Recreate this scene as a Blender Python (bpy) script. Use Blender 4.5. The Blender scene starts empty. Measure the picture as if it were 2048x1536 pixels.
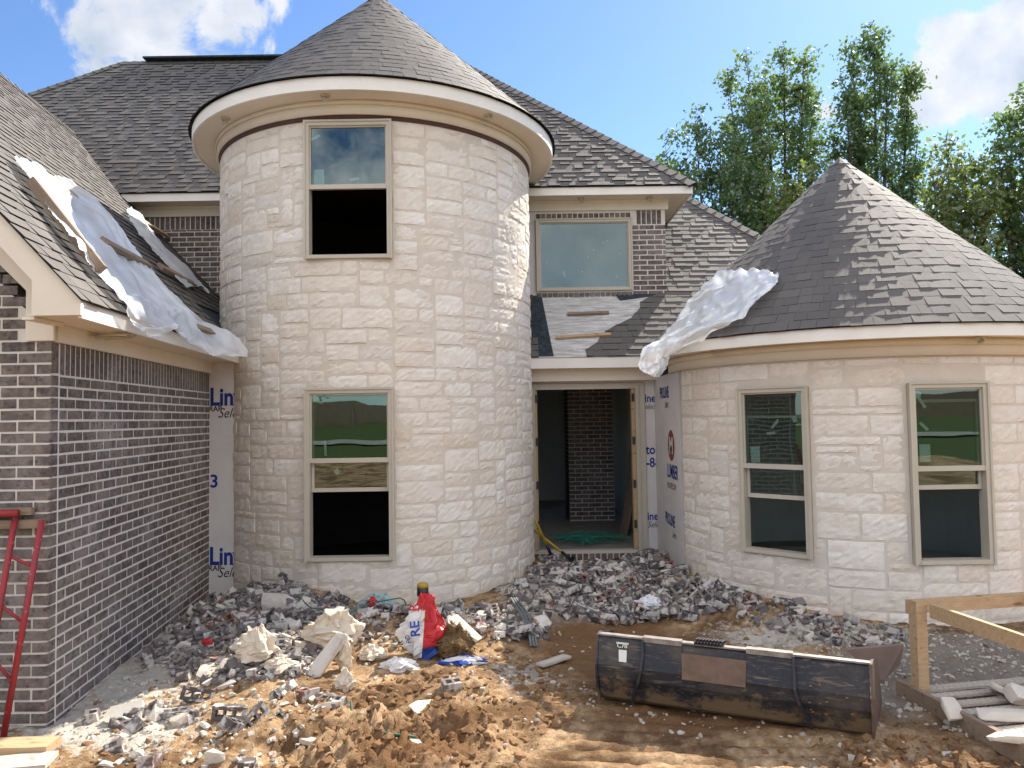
import bpy, bmesh, math, random
import numpy as np
from mathutils import Vector, Matrix
S = bpy.context.scene
COL = S.collection
rng = np.random.default_rng(7)
random.seed(7)

# ------------------------------------------------------------------ camera
F, PITCH, ROLL, EYE = 1500.0, math.atan(67.5 / 1500), 0.015, 2.13
cd = bpy.data.cameras.new('camera'); cam = bpy.data.objects.new('camera', cd); COL.objects.link(cam)
cd.sensor_width = 36; cd.lens = 36 * F / 2048; cd.clip_start = 0.05; cd.clip_end = 3000
_r0 = Vector((1, 0, 0)); _u0 = Vector((0, -math.sin(PITCH), math.cos(PITCH))); _f = Vector((0, math.cos(PITCH), math.sin(PITCH)))
_r = math.cos(ROLL) * _r0 - math.sin(ROLL) * _u0; _u = math.sin(ROLL) * _r0 + math.cos(ROLL) * _u0
cam.matrix_world = Matrix(((_r.x, _u.x, -_f.x, 0), (_r.y, _u.y, -_f.y, 0), (_r.z, _u.z, -_f.z, EYE), (0, 0, 0, 1)))
S.camera = cam
S.render.resolution_x, S.render.resolution_y = 1024, 768

# ------------------------------------------------------------------ light
SUN = Vector((0.66, 0.84, 1.0)).normalized()          # direction towards the sun: behind the house, to the right
w = bpy.data.worlds.new('World'); S.world = w; w.use_nodes = True
sl = bpy.data.lights.new('sun', 'SUN'); sl.energy = 3.4; sl.angle = math.radians(0.53); sl.color = (1.0, 0.93, 0.82)
so = bpy.data.objects.new('sun', sl); COL.objects.link(so)
so.rotation_euler = SUN.to_track_quat('Z', 'Y').to_euler()
S.view_settings.view_transform = 'Standard'; S.view_settings.look = 'None'; S.view_settings.gamma = 1
S.view_settings.exposure = 1.55
S.cycles.max_bounces = 8; S.cycles.diffuse_bounces = 4; S.cycles.transparent_max_bounces = 16
S.cycles.use_adaptive_sampling = True
S.cycles.sample_clamp_indirect = 6

def ray(px, py):
    """direction from the camera through a point of the 2048 x 1536 photograph"""
    dx, dy = (px - 1024) / F, (768 - py) / F
    x = dx * math.cos(ROLL) + dy * math.sin(ROLL); y = -dx * math.sin(ROLL) + dy * math.cos(ROLL)
    return Vector((x, math.cos(PITCH) - y * math.sin(PITCH), math.sin(PITCH) + y * math.cos(PITCH)))
E0 = Vector((0, 0, EYE))
def at_y(px, py, Y): d = ray(px, py); return E0 + d * (Y / d.y)
def at_z(px, py, Z=0.0): d = ray(px, py); return E0 + d * ((Z - EYE) / d.z)
def at_pl(px, py, p, n):
    d = ray(px, py); return E0 + d * ((Vector(p) - E0).dot(n) / d.dot(n))

class N:
    """tiny node-graph helper"""
    def __init__(s, nt): s.nt = nt
    def __call__(s, typ, ins=None, **kw):
        n = s.nt.nodes.new(typ)
        for k, v in kw.items(): setattr(n, k, v)
        for k, v in (ins or {}).items():
            sock = n.inputs[k]
            if isinstance(v, bpy.types.NodeSocket): s.nt.links.new(v, sock)
            elif isinstance(v, bpy.types.Node): s.nt.links.new(v.outputs[0], sock)
            else: sock.default_value = v
        return n
    def ramp(s, fac, stops, interp='LINEAR'):
        n = s.nt.nodes.new('ShaderNodeValToRGB'); n.color_ramp.interpolation = interp
        el = n.color_ramp.elements
        while len(el) < len(stops): el.new(0.5)
        for e, (p, c) in zip(el, stops):
            e.position = p; e.color = (*c, 1) if len(c) == 3 else c
        s.nt.links.new(fac if isinstance(fac, bpy.types.NodeSocket) else fac.outputs[0], n.inputs[0]); return n
    def mix(s, fac, a, b, blend='MIX'):
        n = s.nt.nodes.new('ShaderNodeMix'); n.data_type = 'RGBA'; n.blend_type = blend
        for i, v in ((0, fac), (6, a), (7, b)):
            if isinstance(v, bpy.types.Node): v = v.outputs[2] if v.bl_idname == 'ShaderNodeMix' else v.outputs[0]
            if isinstance(v, bpy.types.NodeSocket): s.nt.links.new(v, n.inputs[i])
            else: n.inputs[i].default_value = v if i == 0 else ((*v, 1) if len(v) == 3 else v)
        return n
    def math(s, op, a, b=0.0, clamp=False):
        n = s.nt.nodes.new('ShaderNodeMath'); n.operation = op; n.use_clamp = clamp
        for i, v in ((0, a), (1, b)):
            if isinstance(v, bpy.types.Node): v = v.outputs[0]
            if isinstance(v, bpy.types.NodeSocket): s.nt.links.new(v, n.inputs[i])
            else: n.inputs[i].default_value = v
        return n
def out(n): return n.outputs[2] if n.bl_idname == 'ShaderNodeMix' else n.outputs[0]

# ------------------------------------------------------------------ sky with cumulus clouds
def build_world():
    nt = w.node_tree; nt.nodes.clear(); n = N(nt)
    sky = n('ShaderNodeTexSky', sky_type='NISHITA', sun_disc=False)
    sky.sun_elevation = math.asin(SUN.z); sky.sun_rotation = math.atan2(SUN.x, SUN.y)
    sky.air_density = 1.0; sky.dust_density = 0.35; sky.ozone_density = 2.0
    tint = n.mix(1.0, sky, (0.56, 0.67, 0.82), 'MULTIPLY')
    co = n('ShaderNodeTexCoord'); g = co.outputs['Generated']
    nz = n('ShaderNodeTexNoise', {'Vector': g, 'Scale': 8.5, 'Detail': 9.0, 'Roughness': 0.60, 'Distortion': 0.35})
    nb = n('ShaderNodeTexNoise', {'Vector': g, 'Scale': 3.0, 'Detail': 8.0, 'Roughness': 0.6})
    masks = None
    for (px, py, rad, amp) in ((300, 0, .135, .95), (430, 60, .07, .9), (180, -20, .09, .75), (1990, 150, .085, 1.0), (1900, 195, .06, .95), (2100, 60, .085, 1.0), (1655, 225, .028, .75), (560, -5, .045, .5)):
        d = ray(px, py).normalized()
        vm = n('ShaderNodeVectorMath', {0: g, 1: tuple(d)}, operation='DISTANCE')
        m = n('ShaderNodeMapRange', {'Value': vm.outputs['Value'], 'From Min': rad * 1.25, 'From Max': rad * 0.15, 'To Min': 0.0, 'To Max': amp}, clamp=True)
        masks = m if masks is None else n.math('MAXIMUM', masks, m)
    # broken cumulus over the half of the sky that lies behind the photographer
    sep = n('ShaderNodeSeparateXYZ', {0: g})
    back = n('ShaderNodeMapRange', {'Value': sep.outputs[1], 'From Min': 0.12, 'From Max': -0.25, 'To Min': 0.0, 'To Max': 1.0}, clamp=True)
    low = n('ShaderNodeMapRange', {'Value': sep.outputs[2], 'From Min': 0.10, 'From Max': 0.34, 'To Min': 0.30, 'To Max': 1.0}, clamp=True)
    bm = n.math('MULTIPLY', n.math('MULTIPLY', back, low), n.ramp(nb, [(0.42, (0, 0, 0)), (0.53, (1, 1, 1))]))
    dens = n.math('ADD', n.math('MULTIPLY', masks, 0.85), n.math('MULTIPLY', n.math('SUBTRACT', nz, 0.5), 2.1))
    dens = n('ShaderNodeMapRange', {'Value': dens.outputs[0], 'From Min': 0.30, 'From Max': 0.52}, clamp=True, interpolation_type='SMOOTHSTEP')
    dens = n.math('MULTIPLY', dens, n('ShaderNodeMapRange', {'Value': masks.outputs[0], 'From Min': 0.0, 'From Max': 0.25}, clamp=True))
    allc = n.math('MAXIMUM', dens, bm)
    nz2 = n('ShaderNodeTexNoise', {'Vector': g, 'Scale': 16.0, 'Detail': 5.0})
    cc = n.ramp(nz2, [(0.3, (2.5, 2.8, 3.2)), (0.60, (3.9, 3.95, 4.05))])
    lit = n.ramp(nz2, [(0.3, (7.5, 7.7, 8.1)), (0.65, (11.0, 10.8, 10.5))])      # clouds opposite the sun, brightened to fill the shaded house front
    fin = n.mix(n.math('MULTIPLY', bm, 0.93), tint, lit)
    fin = n.mix(n.math('MULTIPLY', dens, 0.90), fin, cc)
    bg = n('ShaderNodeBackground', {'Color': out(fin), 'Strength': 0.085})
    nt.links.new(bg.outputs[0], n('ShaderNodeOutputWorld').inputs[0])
build_world()

# ------------------------------------------------------------------ materials
MAT = {}
def material(name):
    m = bpy.data.materials.new(name); m.use_nodes = True; m.node_tree.nodes.clear(); MAT[name] = m
    return m, N(m.node_tree)
def finish(m, n, col, rough=0.8, bump=None, bstr=0.3, bdist=0.01, metal=0.0, spec=0.3, extra=None):
    ins = {'Roughness': rough, 'Metallic': metal, 'Specular IOR Level': spec}
    ins['Base Color'] = out(col) if isinstance(col, bpy.types.Node) else (*col, 1)
    if bump is not None:
        b = n('ShaderNodeBump', {'Height': bump, 'Strength': bstr, 'Distance': bdist}); ins['Normal'] = b.outputs[0]
    p = n('ShaderNodeBsdfPrincipled', ins)
    for k, v in (extra or {}).items(): p.inputs[k].default_value = v
    m.node_tree.links.new(p.outputs[0], n('ShaderNodeOutputMaterial').inputs[0]); return p
def noise(n, scale, detail=4, rough=0.55, vec=None, dist=0.0):
    co = vec if vec is not None else n('ShaderNodeTexCoord').outputs['Object']
    return n('ShaderNodeTexNoise', {'Vector': co, 'Scale': scale, 'Detail': detail, 'Roughness': rough, 'Distortion': dist})
def simple(name, c1, c2, scale=6, rough=0.8, bstr=0.2, bscale=60, metal=0, spec=0.3, bdist=0.005):
    m, n = material(name)
    col = n.mix(n.ramp(noise(n, scale, 5), [(0.3, (0, 0, 0)), (0.7, (1, 1, 1))]), c1, c2)
    finish(m, n, col, rough, noise(n, bscale, 4), bstr, bdist, metal, spec); return m
def trim(name, c1, c2, rough):
    m, n = material(name)
    col = n.mix(n.ramp(noise(n, 2.5, 6, .65), [(0.3, (0, 0, 0)), (0.7, (1, 1, 1))]), c1, c2)
    col = n.mix(n.ramp(noise(n, 9, 6, .75), [(.62, (0, 0, 0)), (.74, (.35, .35, .35))]), col, (.50, .44, .36))
    v = n('ShaderNodeTexVoronoi', {'Vector': n('ShaderNodeTexCoord').outputs['Object'], 'Scale': 11.0})
    col = n.mix(n.ramp(v.outputs['Distance'], [(.035, (.6, .6, .6)), (.05, (0, 0, 0))]), col, (.42, .36, .29))
    finish(m, n, col, rough, noise(n, 3.5, 4), .35, .012, 0, .35); return m

def island(n): return n('ShaderNodeNewGeometry').outputs['Random Per Island']

m, n = material('limestone')
isl = island(n)
base = n.ramp(isl, [(0.0, (.76, .69, .615)), (.15, (.70, .615, .53)), (.30, (.80, .745, .68)), (.45, (.73, .655, .58)), (.58, (.78, .715, .645)), (.70, (.68, .58, .475)), (.76, (.76, .69, .615)), (.90, (.82, .77, .71)), (.96, (.63, .53, .42)), (1, (.66, .615, .57))])
base = n.mix(n.ramp(noise(n, 5, 6, .65), [(0.38, (0, 0, 0)), (.75, (.75, .75, .75))]), base, (.62, .53, .43))
base = n.mix(n.ramp(noise(n, 26, 5, .7), [(0.5, (0, 0, 0)), (.72, (.5, .5, .5))]), base, (.78, .74, .69))
base = n.mix(n.ramp(noise(n, 3.1, 3, .5), [(0.6, (0, 0, 0)), (.8, (.3, .3, .3))]), base, (.58, .54, .50))
finish(m, n, base, .9, noise(n, 38, 7, .7), .5, .010, spec=.15)
simple('stone_mortar', (.65, .575, .495), (.59, .52, .445), 8, .95, .4, 70)
m, n = material('brick')
isl = island(n)
base = n.ramp(isl, [(0, (.085, .068, .063)), (.3, (.155, .122, .108)), (.55, (.115, .088, .081)), (.8, (.19, .15, .13)), (1, (.072, .06, .06))])
base = n.mix(n.ramp(noise(n, 17, 5, .7), [(.46, (0, 0, 0)), (.70, (.62, .62, .62))]), base, (.29, .24, .21))
base = n.mix(n.ramp(noise(n, 1.6, 5, .6), [(.48, (0, 0, 0)), (.75, (.5, .5, .5))]), base, (.44, .40, .365))
base = n.mix(n.ramp(noise(n, 24, 5, .7), [(.52, (0, 0, 0)), (.66, (.8, .8, .8))]), base, (.045, .035, .035))
finish(m, n, base, .85, noise(n, 90, 5, .7), .5, .006, spec=.2)
simple('brick_mortar', (.62, .57, .51), (.70, .65, .59), 9, .95, .5, 80)
m, n = material('shingle')
isl = island(n)
base = n.ramp(isl, [(0, (.086, .076, .069)), (.25, (.118, .104, .093)), (.5, (.098, .086, .077)), (.72, (.14, .124, .109)), (.9, (.11, .095, .085)), (1, (.077, .069, .064))])
base = n.mix(n.ramp(noise(n, 420, 2, .8), [(.40, (0, 0, 0)), (.66, (.75, .75, .75))]), base, (.175, .155, .136))
base = n.mix(n.ramp(noise(n, .9, 3, .5), [(.4, (0, 0, 0)), (.8, (.28, .28, .28))]), base, (.082, .073, .068))
finish(m, n, base, .72, noise(n, 300, 2, .7), .6, .004, spec=.32)
simple('asphalt_edge', (.012, .012, .014), (.022, .021, .021), 30, .9)
trim('cream_trim', (.77, .685, .565), (.71, .625, .51), .62)
trim('white_trim', (.84, .80, .74), (.78, .735, .67), .55)
simple('window_vinyl', (.50, .45, .365), (.47, .42, .335), 4, .5, .05, 40, spec=.4)
simple('house_wrap', (.66, .625, .60), (.60, .565, .55), 2.5, .7, .35, 7, bdist=.02)
simple('blue_ink', (.015, .03, .20), (.02, .04, .24), 30, .8)
simple('black_ink', (.02, .02, .03), (.03, .03, .04), 30, .8)
simple('red_ink', (.25, .06, .05), (.2, .05, .05), 30, .8)
m, n = material('bare_decking')
co = n('ShaderNodeTexCoord').outputs['Object']
st = n('ShaderNodeMapping', {'Vector': co, 'Scale': (1.2, 9, 9)})
base = n.mix(n.ramp(noise(n, 3, 8, .72, st.outputs[0], .4), [(.38, (0, 0, 0)), (.60, (1, 1, 1))]), (.36, .32, .28), (.64, .625, .60))
base = n.mix(n.ramp(noise(n, 9, 6, .75, st.outputs[0]), [(.60, (0, 0, 0)), (.68, (.85, .85, .85))]), base, (.10, .095, .095))
finish(m, n, base, .9, noise(n, 30, 5, .7, st.outputs[0]), .4, .008)
simple('felt_paper', (.014, .022, .032), (.05, .06, .07), 14, .85, .4, 25)
simple('maroon_paper', (.075, .038, .034), (.10, .055, .048), 12, .85)
def wood(name, c1, c2, knots, sc=(1.5, 22, 22)):
    m, n = material(name)
    co = n('ShaderNodeTexCoord').outputs['Object']
    st = n('ShaderNodeMapping', {'Vector': co, 'Scale': sc})
    base = n.mix(n.ramp(noise(n, 2.2, 6, .6, st.outputs[0], .8), [(.3, (0, 0, 0)), (.7, (1, 1, 1))]), c1, c2)
    st2 = n('ShaderNodeMapping', {'Vector': co, 'Scale': (sc[0] * 2.2, sc[0] * 6, sc[0] * 6)})
    base = n.mix(n.ramp(noise(n, 2.4, 2, .4, st2.outputs[0]), [(.66, (0, 0, 0)), (.74, (.8, .8, .8))]), base, knots)
    finish(m, n, base, .8, noise(n, 3, 5, .6, st.outputs[0]), .3, .004)
wood('fresh_lumber', (.52, .37, .22), (.40, .26, .14), (.20, .11, .06))
wood('weathered_lumber', (.30, .22, .155), (.20, .145, .10), (.10, .07, .05))
wood('pale_slat', (.56, .50, .42), (.45, .39, .31), (.3, .24, .18))
wood('grey_plank', (.30, .27, .235), (.20, .18, .16), (.10, .09, .08))
simple('pallet_stone', (.66, .60, .51), (.58, .51, .42), 9, .9, .5, 40)
simple('drywall', (.62, .62, .59), (.58, .58, .55), 2, .9)
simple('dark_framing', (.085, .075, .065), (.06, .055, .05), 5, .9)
simple('concrete', (.30, .285, .26), (.23, .215, .195), 4, .9, .3, 50)
simple('black_steel', (.012, .014, .02), (.03, .032, .036), 5, .5, .25, 30, spec=.5)
m, n = material('worn_steel')
b0 = n.mix(n.ramp(noise(n, 3.2, 6, .65), [(.45, (0, 0, 0)), (.62, (1, 1, 1))]), (.014, .016, .023), (.055, .045, .038))
co = n('ShaderNodeTexCoord').outputs['Object']
stv = n('ShaderNodeMapping', {'Vector': co, 'Scale': (1.6, 1.6, 9)})
b0 = n.mix(n.ramp(noise(n, 3, 7, .75, stv.outputs[0], 1.0), [(.54, (0, 0, 0)), (.66, (.8, .8, .8))]), b0, (.17, .13, .09))
scr = n('ShaderNodeMapping', {'Vector': co, 'Rotation': (0, .5, .3), 'Scale': (2, 2, 70)})
b0 = n.mix(n.ramp(noise(n, 4, 4, .7, scr.outputs[0]), [(.66, (0, 0, 0)), (.70, (.7, .7, .7))]), b0, (.22, .20, .18))
sz = n('ShaderNodeSeparateXYZ', {0: co})
mudz = n.math('ADD', n('ShaderNodeMapRange', {'Value': sz.outputs[2], 'From Min': .30, 'From Max': 0.0, 'To Min': 0, 'To Max': .31}, clamp=True), n.math('MULTIPLY', noise(n, 6, 7, .7), .9))
b0 = n.mix(n.ramp(mudz, [(.58, (0, 0, 0)), (.68, (.85, .85, .85))]), b0, (.17, .115, .065))
finish(m, n, b0, .55, noise(n, 24, 6, .7), .3, .006, spec=.45)
simple('rusty_plate', (.18, .115, .08), (.10, .07, .055), 8, .7, .4, 30)
simple('bright_steel', (.50, .48, .46), (.33, .31, .29), 14, .45, .2, 40, metal=.3, spec=.5)
simple('scuffed_steel', (.33, .30, .27), (.13, .115, .10), 16, .5, .3, 40, metal=.2, spec=.5)
m, n = material('red_paint')
b0 = n.mix(n.ramp(noise(n, 14, 6, .7), [(.5, (0, 0, 0)), (.62, (1, 1, 1))]), (.30, .025, .03), (.19, .035, .035))
b0 = n.mix(n.ramp(noise(n, 30, 5, .7), [(.62, (0, 0, 0)), (.66, (.8, .8, .8))]), b0, (.50, .38, .34))
finish(m, n, b0, .5, noise(n, 40, 4), .3, .003, spec=.4)
simple('yellow_paint', (.55, .36, .03), (.45, .29, .04), 10, .5)
simple('yellow_cap', (.50, .32, .03), (.42, .27, .04), 10, .5)
simple('white_pipe', (.62, .58, .52), (.5, .46, .40), 8, .5)
simple('paper_bag', (.62, .54, .43), (.54, .45, .34), 7, .85, .5, 25)
simple('white_bag', (.70, .68, .66), (.62, .60, .57), 7, .5, .4, 25)
simple('bag_red', (.50, .025, .03), (.42, .03, .035), 8, .4, .3, 25)
simple('bag_blue', (.02, .06, .33), (.03, .07, .3), 8, .4, .3, 25)
simple('straw', (.22, .135, .06), (.11, .065, .03), 25, .95, .8, 60, bdist=.02)
simple('grey_hose', (.18, .20, .20), (.12, .13, .135), 12, .7)
simple('green_cord', (.03, .12, .075), (.05, .17, .11), 12, .6)
simple('strap_green', (.02, .20, .13), (.05, .30, .21), 12, .35, spec=.6)
simple('teal_sheet', (.35, .45, .45), (.28, .37, .37), 8, .5)
simple('sticker', (.72, .74, .70), (.66, .68, .64), 5, .7)
simple('bark', (.13, .10, .075), (.07, .055, .045), 9, .95, .7, 14, bdist=.03)
simple('asphalt_road', (.20, .195, .19), (.16, .155, .15), 5, .9)
simple('fence_board', (.16, .11, .075), (.11, .08, .06), 3, .9)
simple('chicken_wire', (.25, .22, .18), (.15, .13, .11), 20, .5, metal=.5)
simple('painted_plate', (.26, .18, .145), (.2, .14, .115), 5, .8)

m, n = material('rubble_brick')
inf = n('ShaderNodeObjectInfo').outputs['Random']
base = n.ramp(inf, [(0, (.085, .07, .07)), (.3, (.15, .128, .125)), (.5, (.065, .052, .052)), (.7, (.19, .162, .15)), (.86, (.11, .088, .085)), (.94, (.20, .105, .08)), (1, (.16, .075, .06))])
base = n.mix(n.ramp(noise(n, 9, 5, .65), [(.47, (0, 0, 0)), (.58, (.95, .95, .95))]), base, (.50, .465, .425))
finish(m, n, base, .92, noise(n, 60, 5, .7), .5, .006, spec=.15)
m, n = material('rubble_stone')
inf = n('ShaderNodeObjectInfo').outputs['Random']
base = n.ramp(inf, [(0, (.62, .57, .50)), (.4, (.55, .48, .39)), (.7, (.60, .56, .51)), (1, (.45, .40, .35))])
base = n.mix(n.ramp(noise(n, 11, 5, .65), [(.5, (0, 0, 0)), (.7, (.7, .7, .7))]), base, (.40, .33, .26))
finish(m, n, base, .92, noise(n, 50, 5, .7), .6, .008, spec=.15)
m, n = material('rubble_bits')
isl = island(n)
base = n.ramp(isl, [(0, (.38, .35, .32)), (.14, (.17, .148, .145)), (.36, (.32, .285, .25)), (.46, (.125, .105, .104)), (.62, (.24, .216, .208)), (.78, (.46, .43, .39)), (.86, (.15, .112, .10)), (.94, (.19, .165, .16))], 'CONSTANT')
base = n.mix(n.ramp(noise(n, 40, 4, .65), [(.45, (0, 0, 0)), (.7, (.4, .4, .4))]), base, (.27, .235, .20))
finish(m, n, base, .95, noise(n, 90, 4, .7), .5, .004, spec=.1)
simple('crumb', (.52, .465, .395), (.36, .315, .265), 9, .95, .5, 60)
simple('clod', (.27, .152, .07), (.14, .075, .036), 12, .97, .7, 50, bdist=.01)

def glass():
    m, n = material('window_glass')
    fr = n('ShaderNodeFresnel', {'IOR': 1.5})
    f = n.math('ADD', n.math('MULTIPLY', fr, 1.1), 0.10, True)
    wob = n('ShaderNodeBump', {'Height': noise(n, 1.6, 1).outputs[0], 'Strength': .12, 'Distance': .02})
    gl = n('ShaderNodeBsdfGlossy', {'Color': (.80, .95, .90, 1), 'Roughness': 0.0, 'Normal': wob.outputs[0]})
    tr = n('ShaderNodeBsdfTransparent', {'Color': (.50, .62, .58, 1)})
    mx = n('ShaderNodeMixShader', {0: f.outputs[0], 1: tr.outputs[0], 2: gl.outputs[0]})
    m.node_tree.links.new(mx.outputs[0], n('ShaderNodeOutputMaterial').inputs[0])
glass()
def film():
    m, n = material('plastic_film')
    nz = noise(n, 2.2, 2, .5)
    df = n('ShaderNodeBsdfDiffuse', {'Color': (.93, .94, .95, 1)})
    tl = n('ShaderNodeBsdfTranslucent', {'Color': (.93, .94, .95, 1)})
    gs = n('ShaderNodeBsdfGlossy', {'Color': (1, 1, 1, 1), 'Roughness': .16})
    tr = n('ShaderNodeBsdfTransparent', {'Color': (.93, .95, .97, 1)})
    a = n('ShaderNodeMixShader', {0: .16, 1: df.outputs[0], 2: tl.outputs[0]})
    b = n('ShaderNodeMixShader', {0: .16, 1: a.outputs[0], 2: gs.outputs[0]})
    fac = n.ramp(nz, [(.32, (.20, .20, .20)), (.72, (.44, .44, .44))])
    c = n('ShaderNodeMixShader', {0: fac.outputs[0], 1: b.outputs[0], 2: tr.outputs[0]})
    m.node_tree.links.new(c.outputs[0], n('ShaderNodeOutputMaterial').inputs[0])
film()
def leaf(name, cols):
    m, n = material(name)
    isl = island(n)
    base = n.ramp(isl, [(i / (len(cols) - 1), c) for i, c in enumerate(cols)])
    d = n('ShaderNodeBsdfDiffuse', {'Color': out(base)})
    t = n('ShaderNodeBsdfTranslucent', {'Color': out(n.mix(1.0, base, (1.9, 2.0, 1.0), 'MULTIPLY'))})
    g = n('ShaderNodeBsdfGlossy', {'Color': (.8, .85, .9, 1), 'Roughness': .38})
    a = n('ShaderNodeMixShader', {0: .45, 1: d.outputs[0], 2: t.outputs[0]})
    b = n('ShaderNodeMixShader', {0: .07, 1: a.outputs[0], 2: g.outputs[0]})
    m.node_tree.links.new(b.outputs[0], n('ShaderNodeOutputMaterial').inputs[0])
leaf('leaf_green', [(.085, .135, .062), (.13, .19, .08), (.105, .165, .072), (.17, .21, .09), (.115, .175, .085)])
leaf('leaf_dark', [(.075, .125, .06), (.11, .165, .07), (.09, .145, .07), (.15, .19, .085)])
leaf('leaf_yellow', [(.115, .16, .062), (.175, .205, .075), (.115, .17, .065), (.20, .19, .08), (.10, .15, .062)])
m, n = material('grass'); finish(m, n, n.mix(noise(n, .6, 6), (.05, .13, .025), (.11, .18, .05)), .9, noise(n, 40, 4), .6, .02)

def ground_mat():
    m, n = material('site_dirt')
    co = n('ShaderNodeTexCoord').outputs['Object']
    a = lambda k: n('ShaderNodeAttribute', attribute_name=k).outputs['Fac']
    big = noise(n, 1.7, 7, .65, co); fine = noise(n, 14, 8, .7, co); grit = noise(n, 85, 4, .75, co)
    clay = n.mix(n.ramp(fine, [(.38, (0, 0, 0)), (.62, (1, 1, 1))]), (.33, .20, .10), (.59, .41, .245))
    clay = n.mix(n.ramp(big, [(.44, (0, 0, 0)), (.58, (.9, .9, .9))]), clay, (.13, .07, .033))
    pale = n.mix(n.ramp(fine, [(.35, (0, 0, 0)), (.65, (1, 1, 1))]), (.50, .45, .375), (.62, .57, .50))
    dm = n.math('ADD', a('dust'), n.math('MULTIPLY', n.math('SUBTRACT', n.math('ADD', n.math('MULTIPLY', fine, .6), n.math('MULTIPLY', big, .4)), .5), 2.2))
    col = n.mix(n.ramp(dm, [(.36, (0, 0, 0)), (.62, (1, 1, 1))]), clay, pale)
    mm = n.math('ADD', a('mud'), n.math('MULTIPLY', n.math('SUBTRACT', big, .5), .8))
    col = n.mix(n.ramp(mm, [(.35, (0, 0, 0)), (.65, (1, 1, 1))]), col, n.mix(fine, (.18, .092, .042), (.25, .14, .07)))
    gm = n.math('ADD', a('grey'), n.math('MULTIPLY', n.math('SUBTRACT', fine, .5), .9))
    col = n.mix(n.ramp(gm, [(.36, (0, 0, 0)), (.62, (.9, .9, .9))]), col, n.mix(grit, (.34, .30, .25), (.22, .195, .165)))
    col = n.mix(n.ramp(grit, [(.64, (0, 0, 0)), (.70, (.7, .7, .7))]), col, (.62, .56, .48))
    far = n.ramp(n.math('ADD', a('lawn'), n.math('MULTIPLY', n.math('SUBTRACT', noise(n, .35, 5, .6, co), .5), .9)), [(.42, (0, 0, 0)), (.6, (1, 1, 1))])
    col = n.mix(far, col, n.mix(noise(n, .7, 6, .6, co), (.05, .075, .025), (.085, .10, .04)))
    hb = n.math('ADD', n.math('MULTIPLY', fine, .7), n.math('MULTIPLY', grit, .35))
    finish(m, n, col, .96, hb.outputs[0], 1.0, .045, spec=.1)
ground_mat()

# ------------------------------------------------------------------ mesh helpers
class MB:
    """collects geometry for one mesh; material slots by name"""
    def __init__(s, *mats): s.v = []; s.f = []; s.m = []; s.mats = list(mats); s.smooth = False; s.n = 0
    def add(s, verts, faces, mat=0):
        o = s.n; verts = [tuple(map(float, v)) for v in verts]
        s.v += verts; s.n += len(verts)
        s.f += [tuple(i + o for i in f) for f in faces]; s.m += [mat] * len(faces)
    def box(s, c, sx, sy, sz, ax=None, ay=None, az=None, mat=0):
        ax = Vector(ax or (1, 0, 0)); ay = Vector(ay or (0, 1, 0)); az = Vector(az or (0, 0, 1)); c = Vector(c)
        v = [c + ax * (i * sx / 2) + ay * (j * sy / 2) + az * (k * sz / 2) for i in (-1, 1) for j in (-1, 1) for k in (-1, 1)]
        f = [(0, 1, 3, 2), (4, 6, 7, 5), (0, 4, 5, 1), (2, 3, 7, 6), (0, 2, 6, 4), (1, 5, 7, 3)]
        s.add(v, f, mat)
    def span(s, x0, x1, y0, y1, z0, z1, mat=0): s.box(((x0 + x1) / 2, (y0 + y1) / 2, (z0 + z1) / 2), x1 - x0, y1 - y0, z1 - z0, mat=mat)
    def bar(s, p, q, wd, th, up=(0, 0, 1), mat=0):
        """board from p to q; th is measured along up"""
        p, q = Vector(p), Vector(q); d = (q - p); L = d.length; d.normalize()
        side = d.cross(Vector(up)).normalized(); u = side.cross(d)
        s.box((p + q) / 2, L, wd, th, d, side, u, mat)
    def tube(s, pts, rad, seg=8, mat=0, caps=True):
        pts = [Vector(p) for p in pts]; rr = rad if hasattr(rad, '__len__') else [rad] * len(pts)
        rings = []; prev = None
        for i, p in enumerate(pts):
            t = (pts[min(i + 1, len(pts) - 1)] - pts[max(i - 1, 0)]).normalized()
            a = t.orthogonal().normalized() if prev is None else (prev - t * prev.dot(t)).normalized()
            prev = a; b = t.cross(a)
            rings.append([p + (a * math.cos(2 * math.pi * k / seg) + b * math.sin(2 * math.pi * k / seg)) * rr[i] for k in range(seg)])
        v = [x for r in rings for x in r]
        f = [(i * seg + k, i * seg + (k + 1) % seg, (i + 1) * seg + (k + 1) % seg, (i + 1) * seg + k) for i in range(len(pts) - 1) for k in range(seg)]
        if caps: f += [tuple(range(seg))[::-1], tuple((len(pts) - 1) * seg + k for k in range(seg))]
        s.add(v, f, mat)
    def prism(s, poly, axis, mat=0):
        """closed polygon (list of points) extruded by the vector axis"""
        a = [Vector(p) for p in poly]; b = [p + Vector(axis) for p in a]; k = len(a)
        s.add(a + b, [tuple(range(k))[::-1], tuple(range(k, 2 * k))] + [(i, (i + 1) % k, k + (i + 1) % k, k + i) for i in range(k)], mat)
    def quad(s, a, b, c, d, mat=0): s.add([a, b, c, d], [(0, 1, 2, 3)], mat)
    def build(s, name, parent=None, smooth=False):
        me = bpy.data.meshes.new(name); me.from_pydata(s.v, [], s.f)
        for k in s.mats: me.materials.append(MAT[k])
        if len(s.mats) > 1: me.polygons.foreach_set('material_index', s.m)
        if smooth: me.polygons.foreach_set('use_smooth', [True] * len(me.polygons))
        me.update()
        o = bpy.data.objects.new(name, me); COL.objects.link(o)
        if parent is not None: o.parent = parent
        return o
def tag(o, label=None, cat=None, group=None, kind=None):
    for k, v in (('label', label), ('category', cat), ('group', group), ('kind', kind)):
        if v: o[k] = v
    return o
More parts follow.
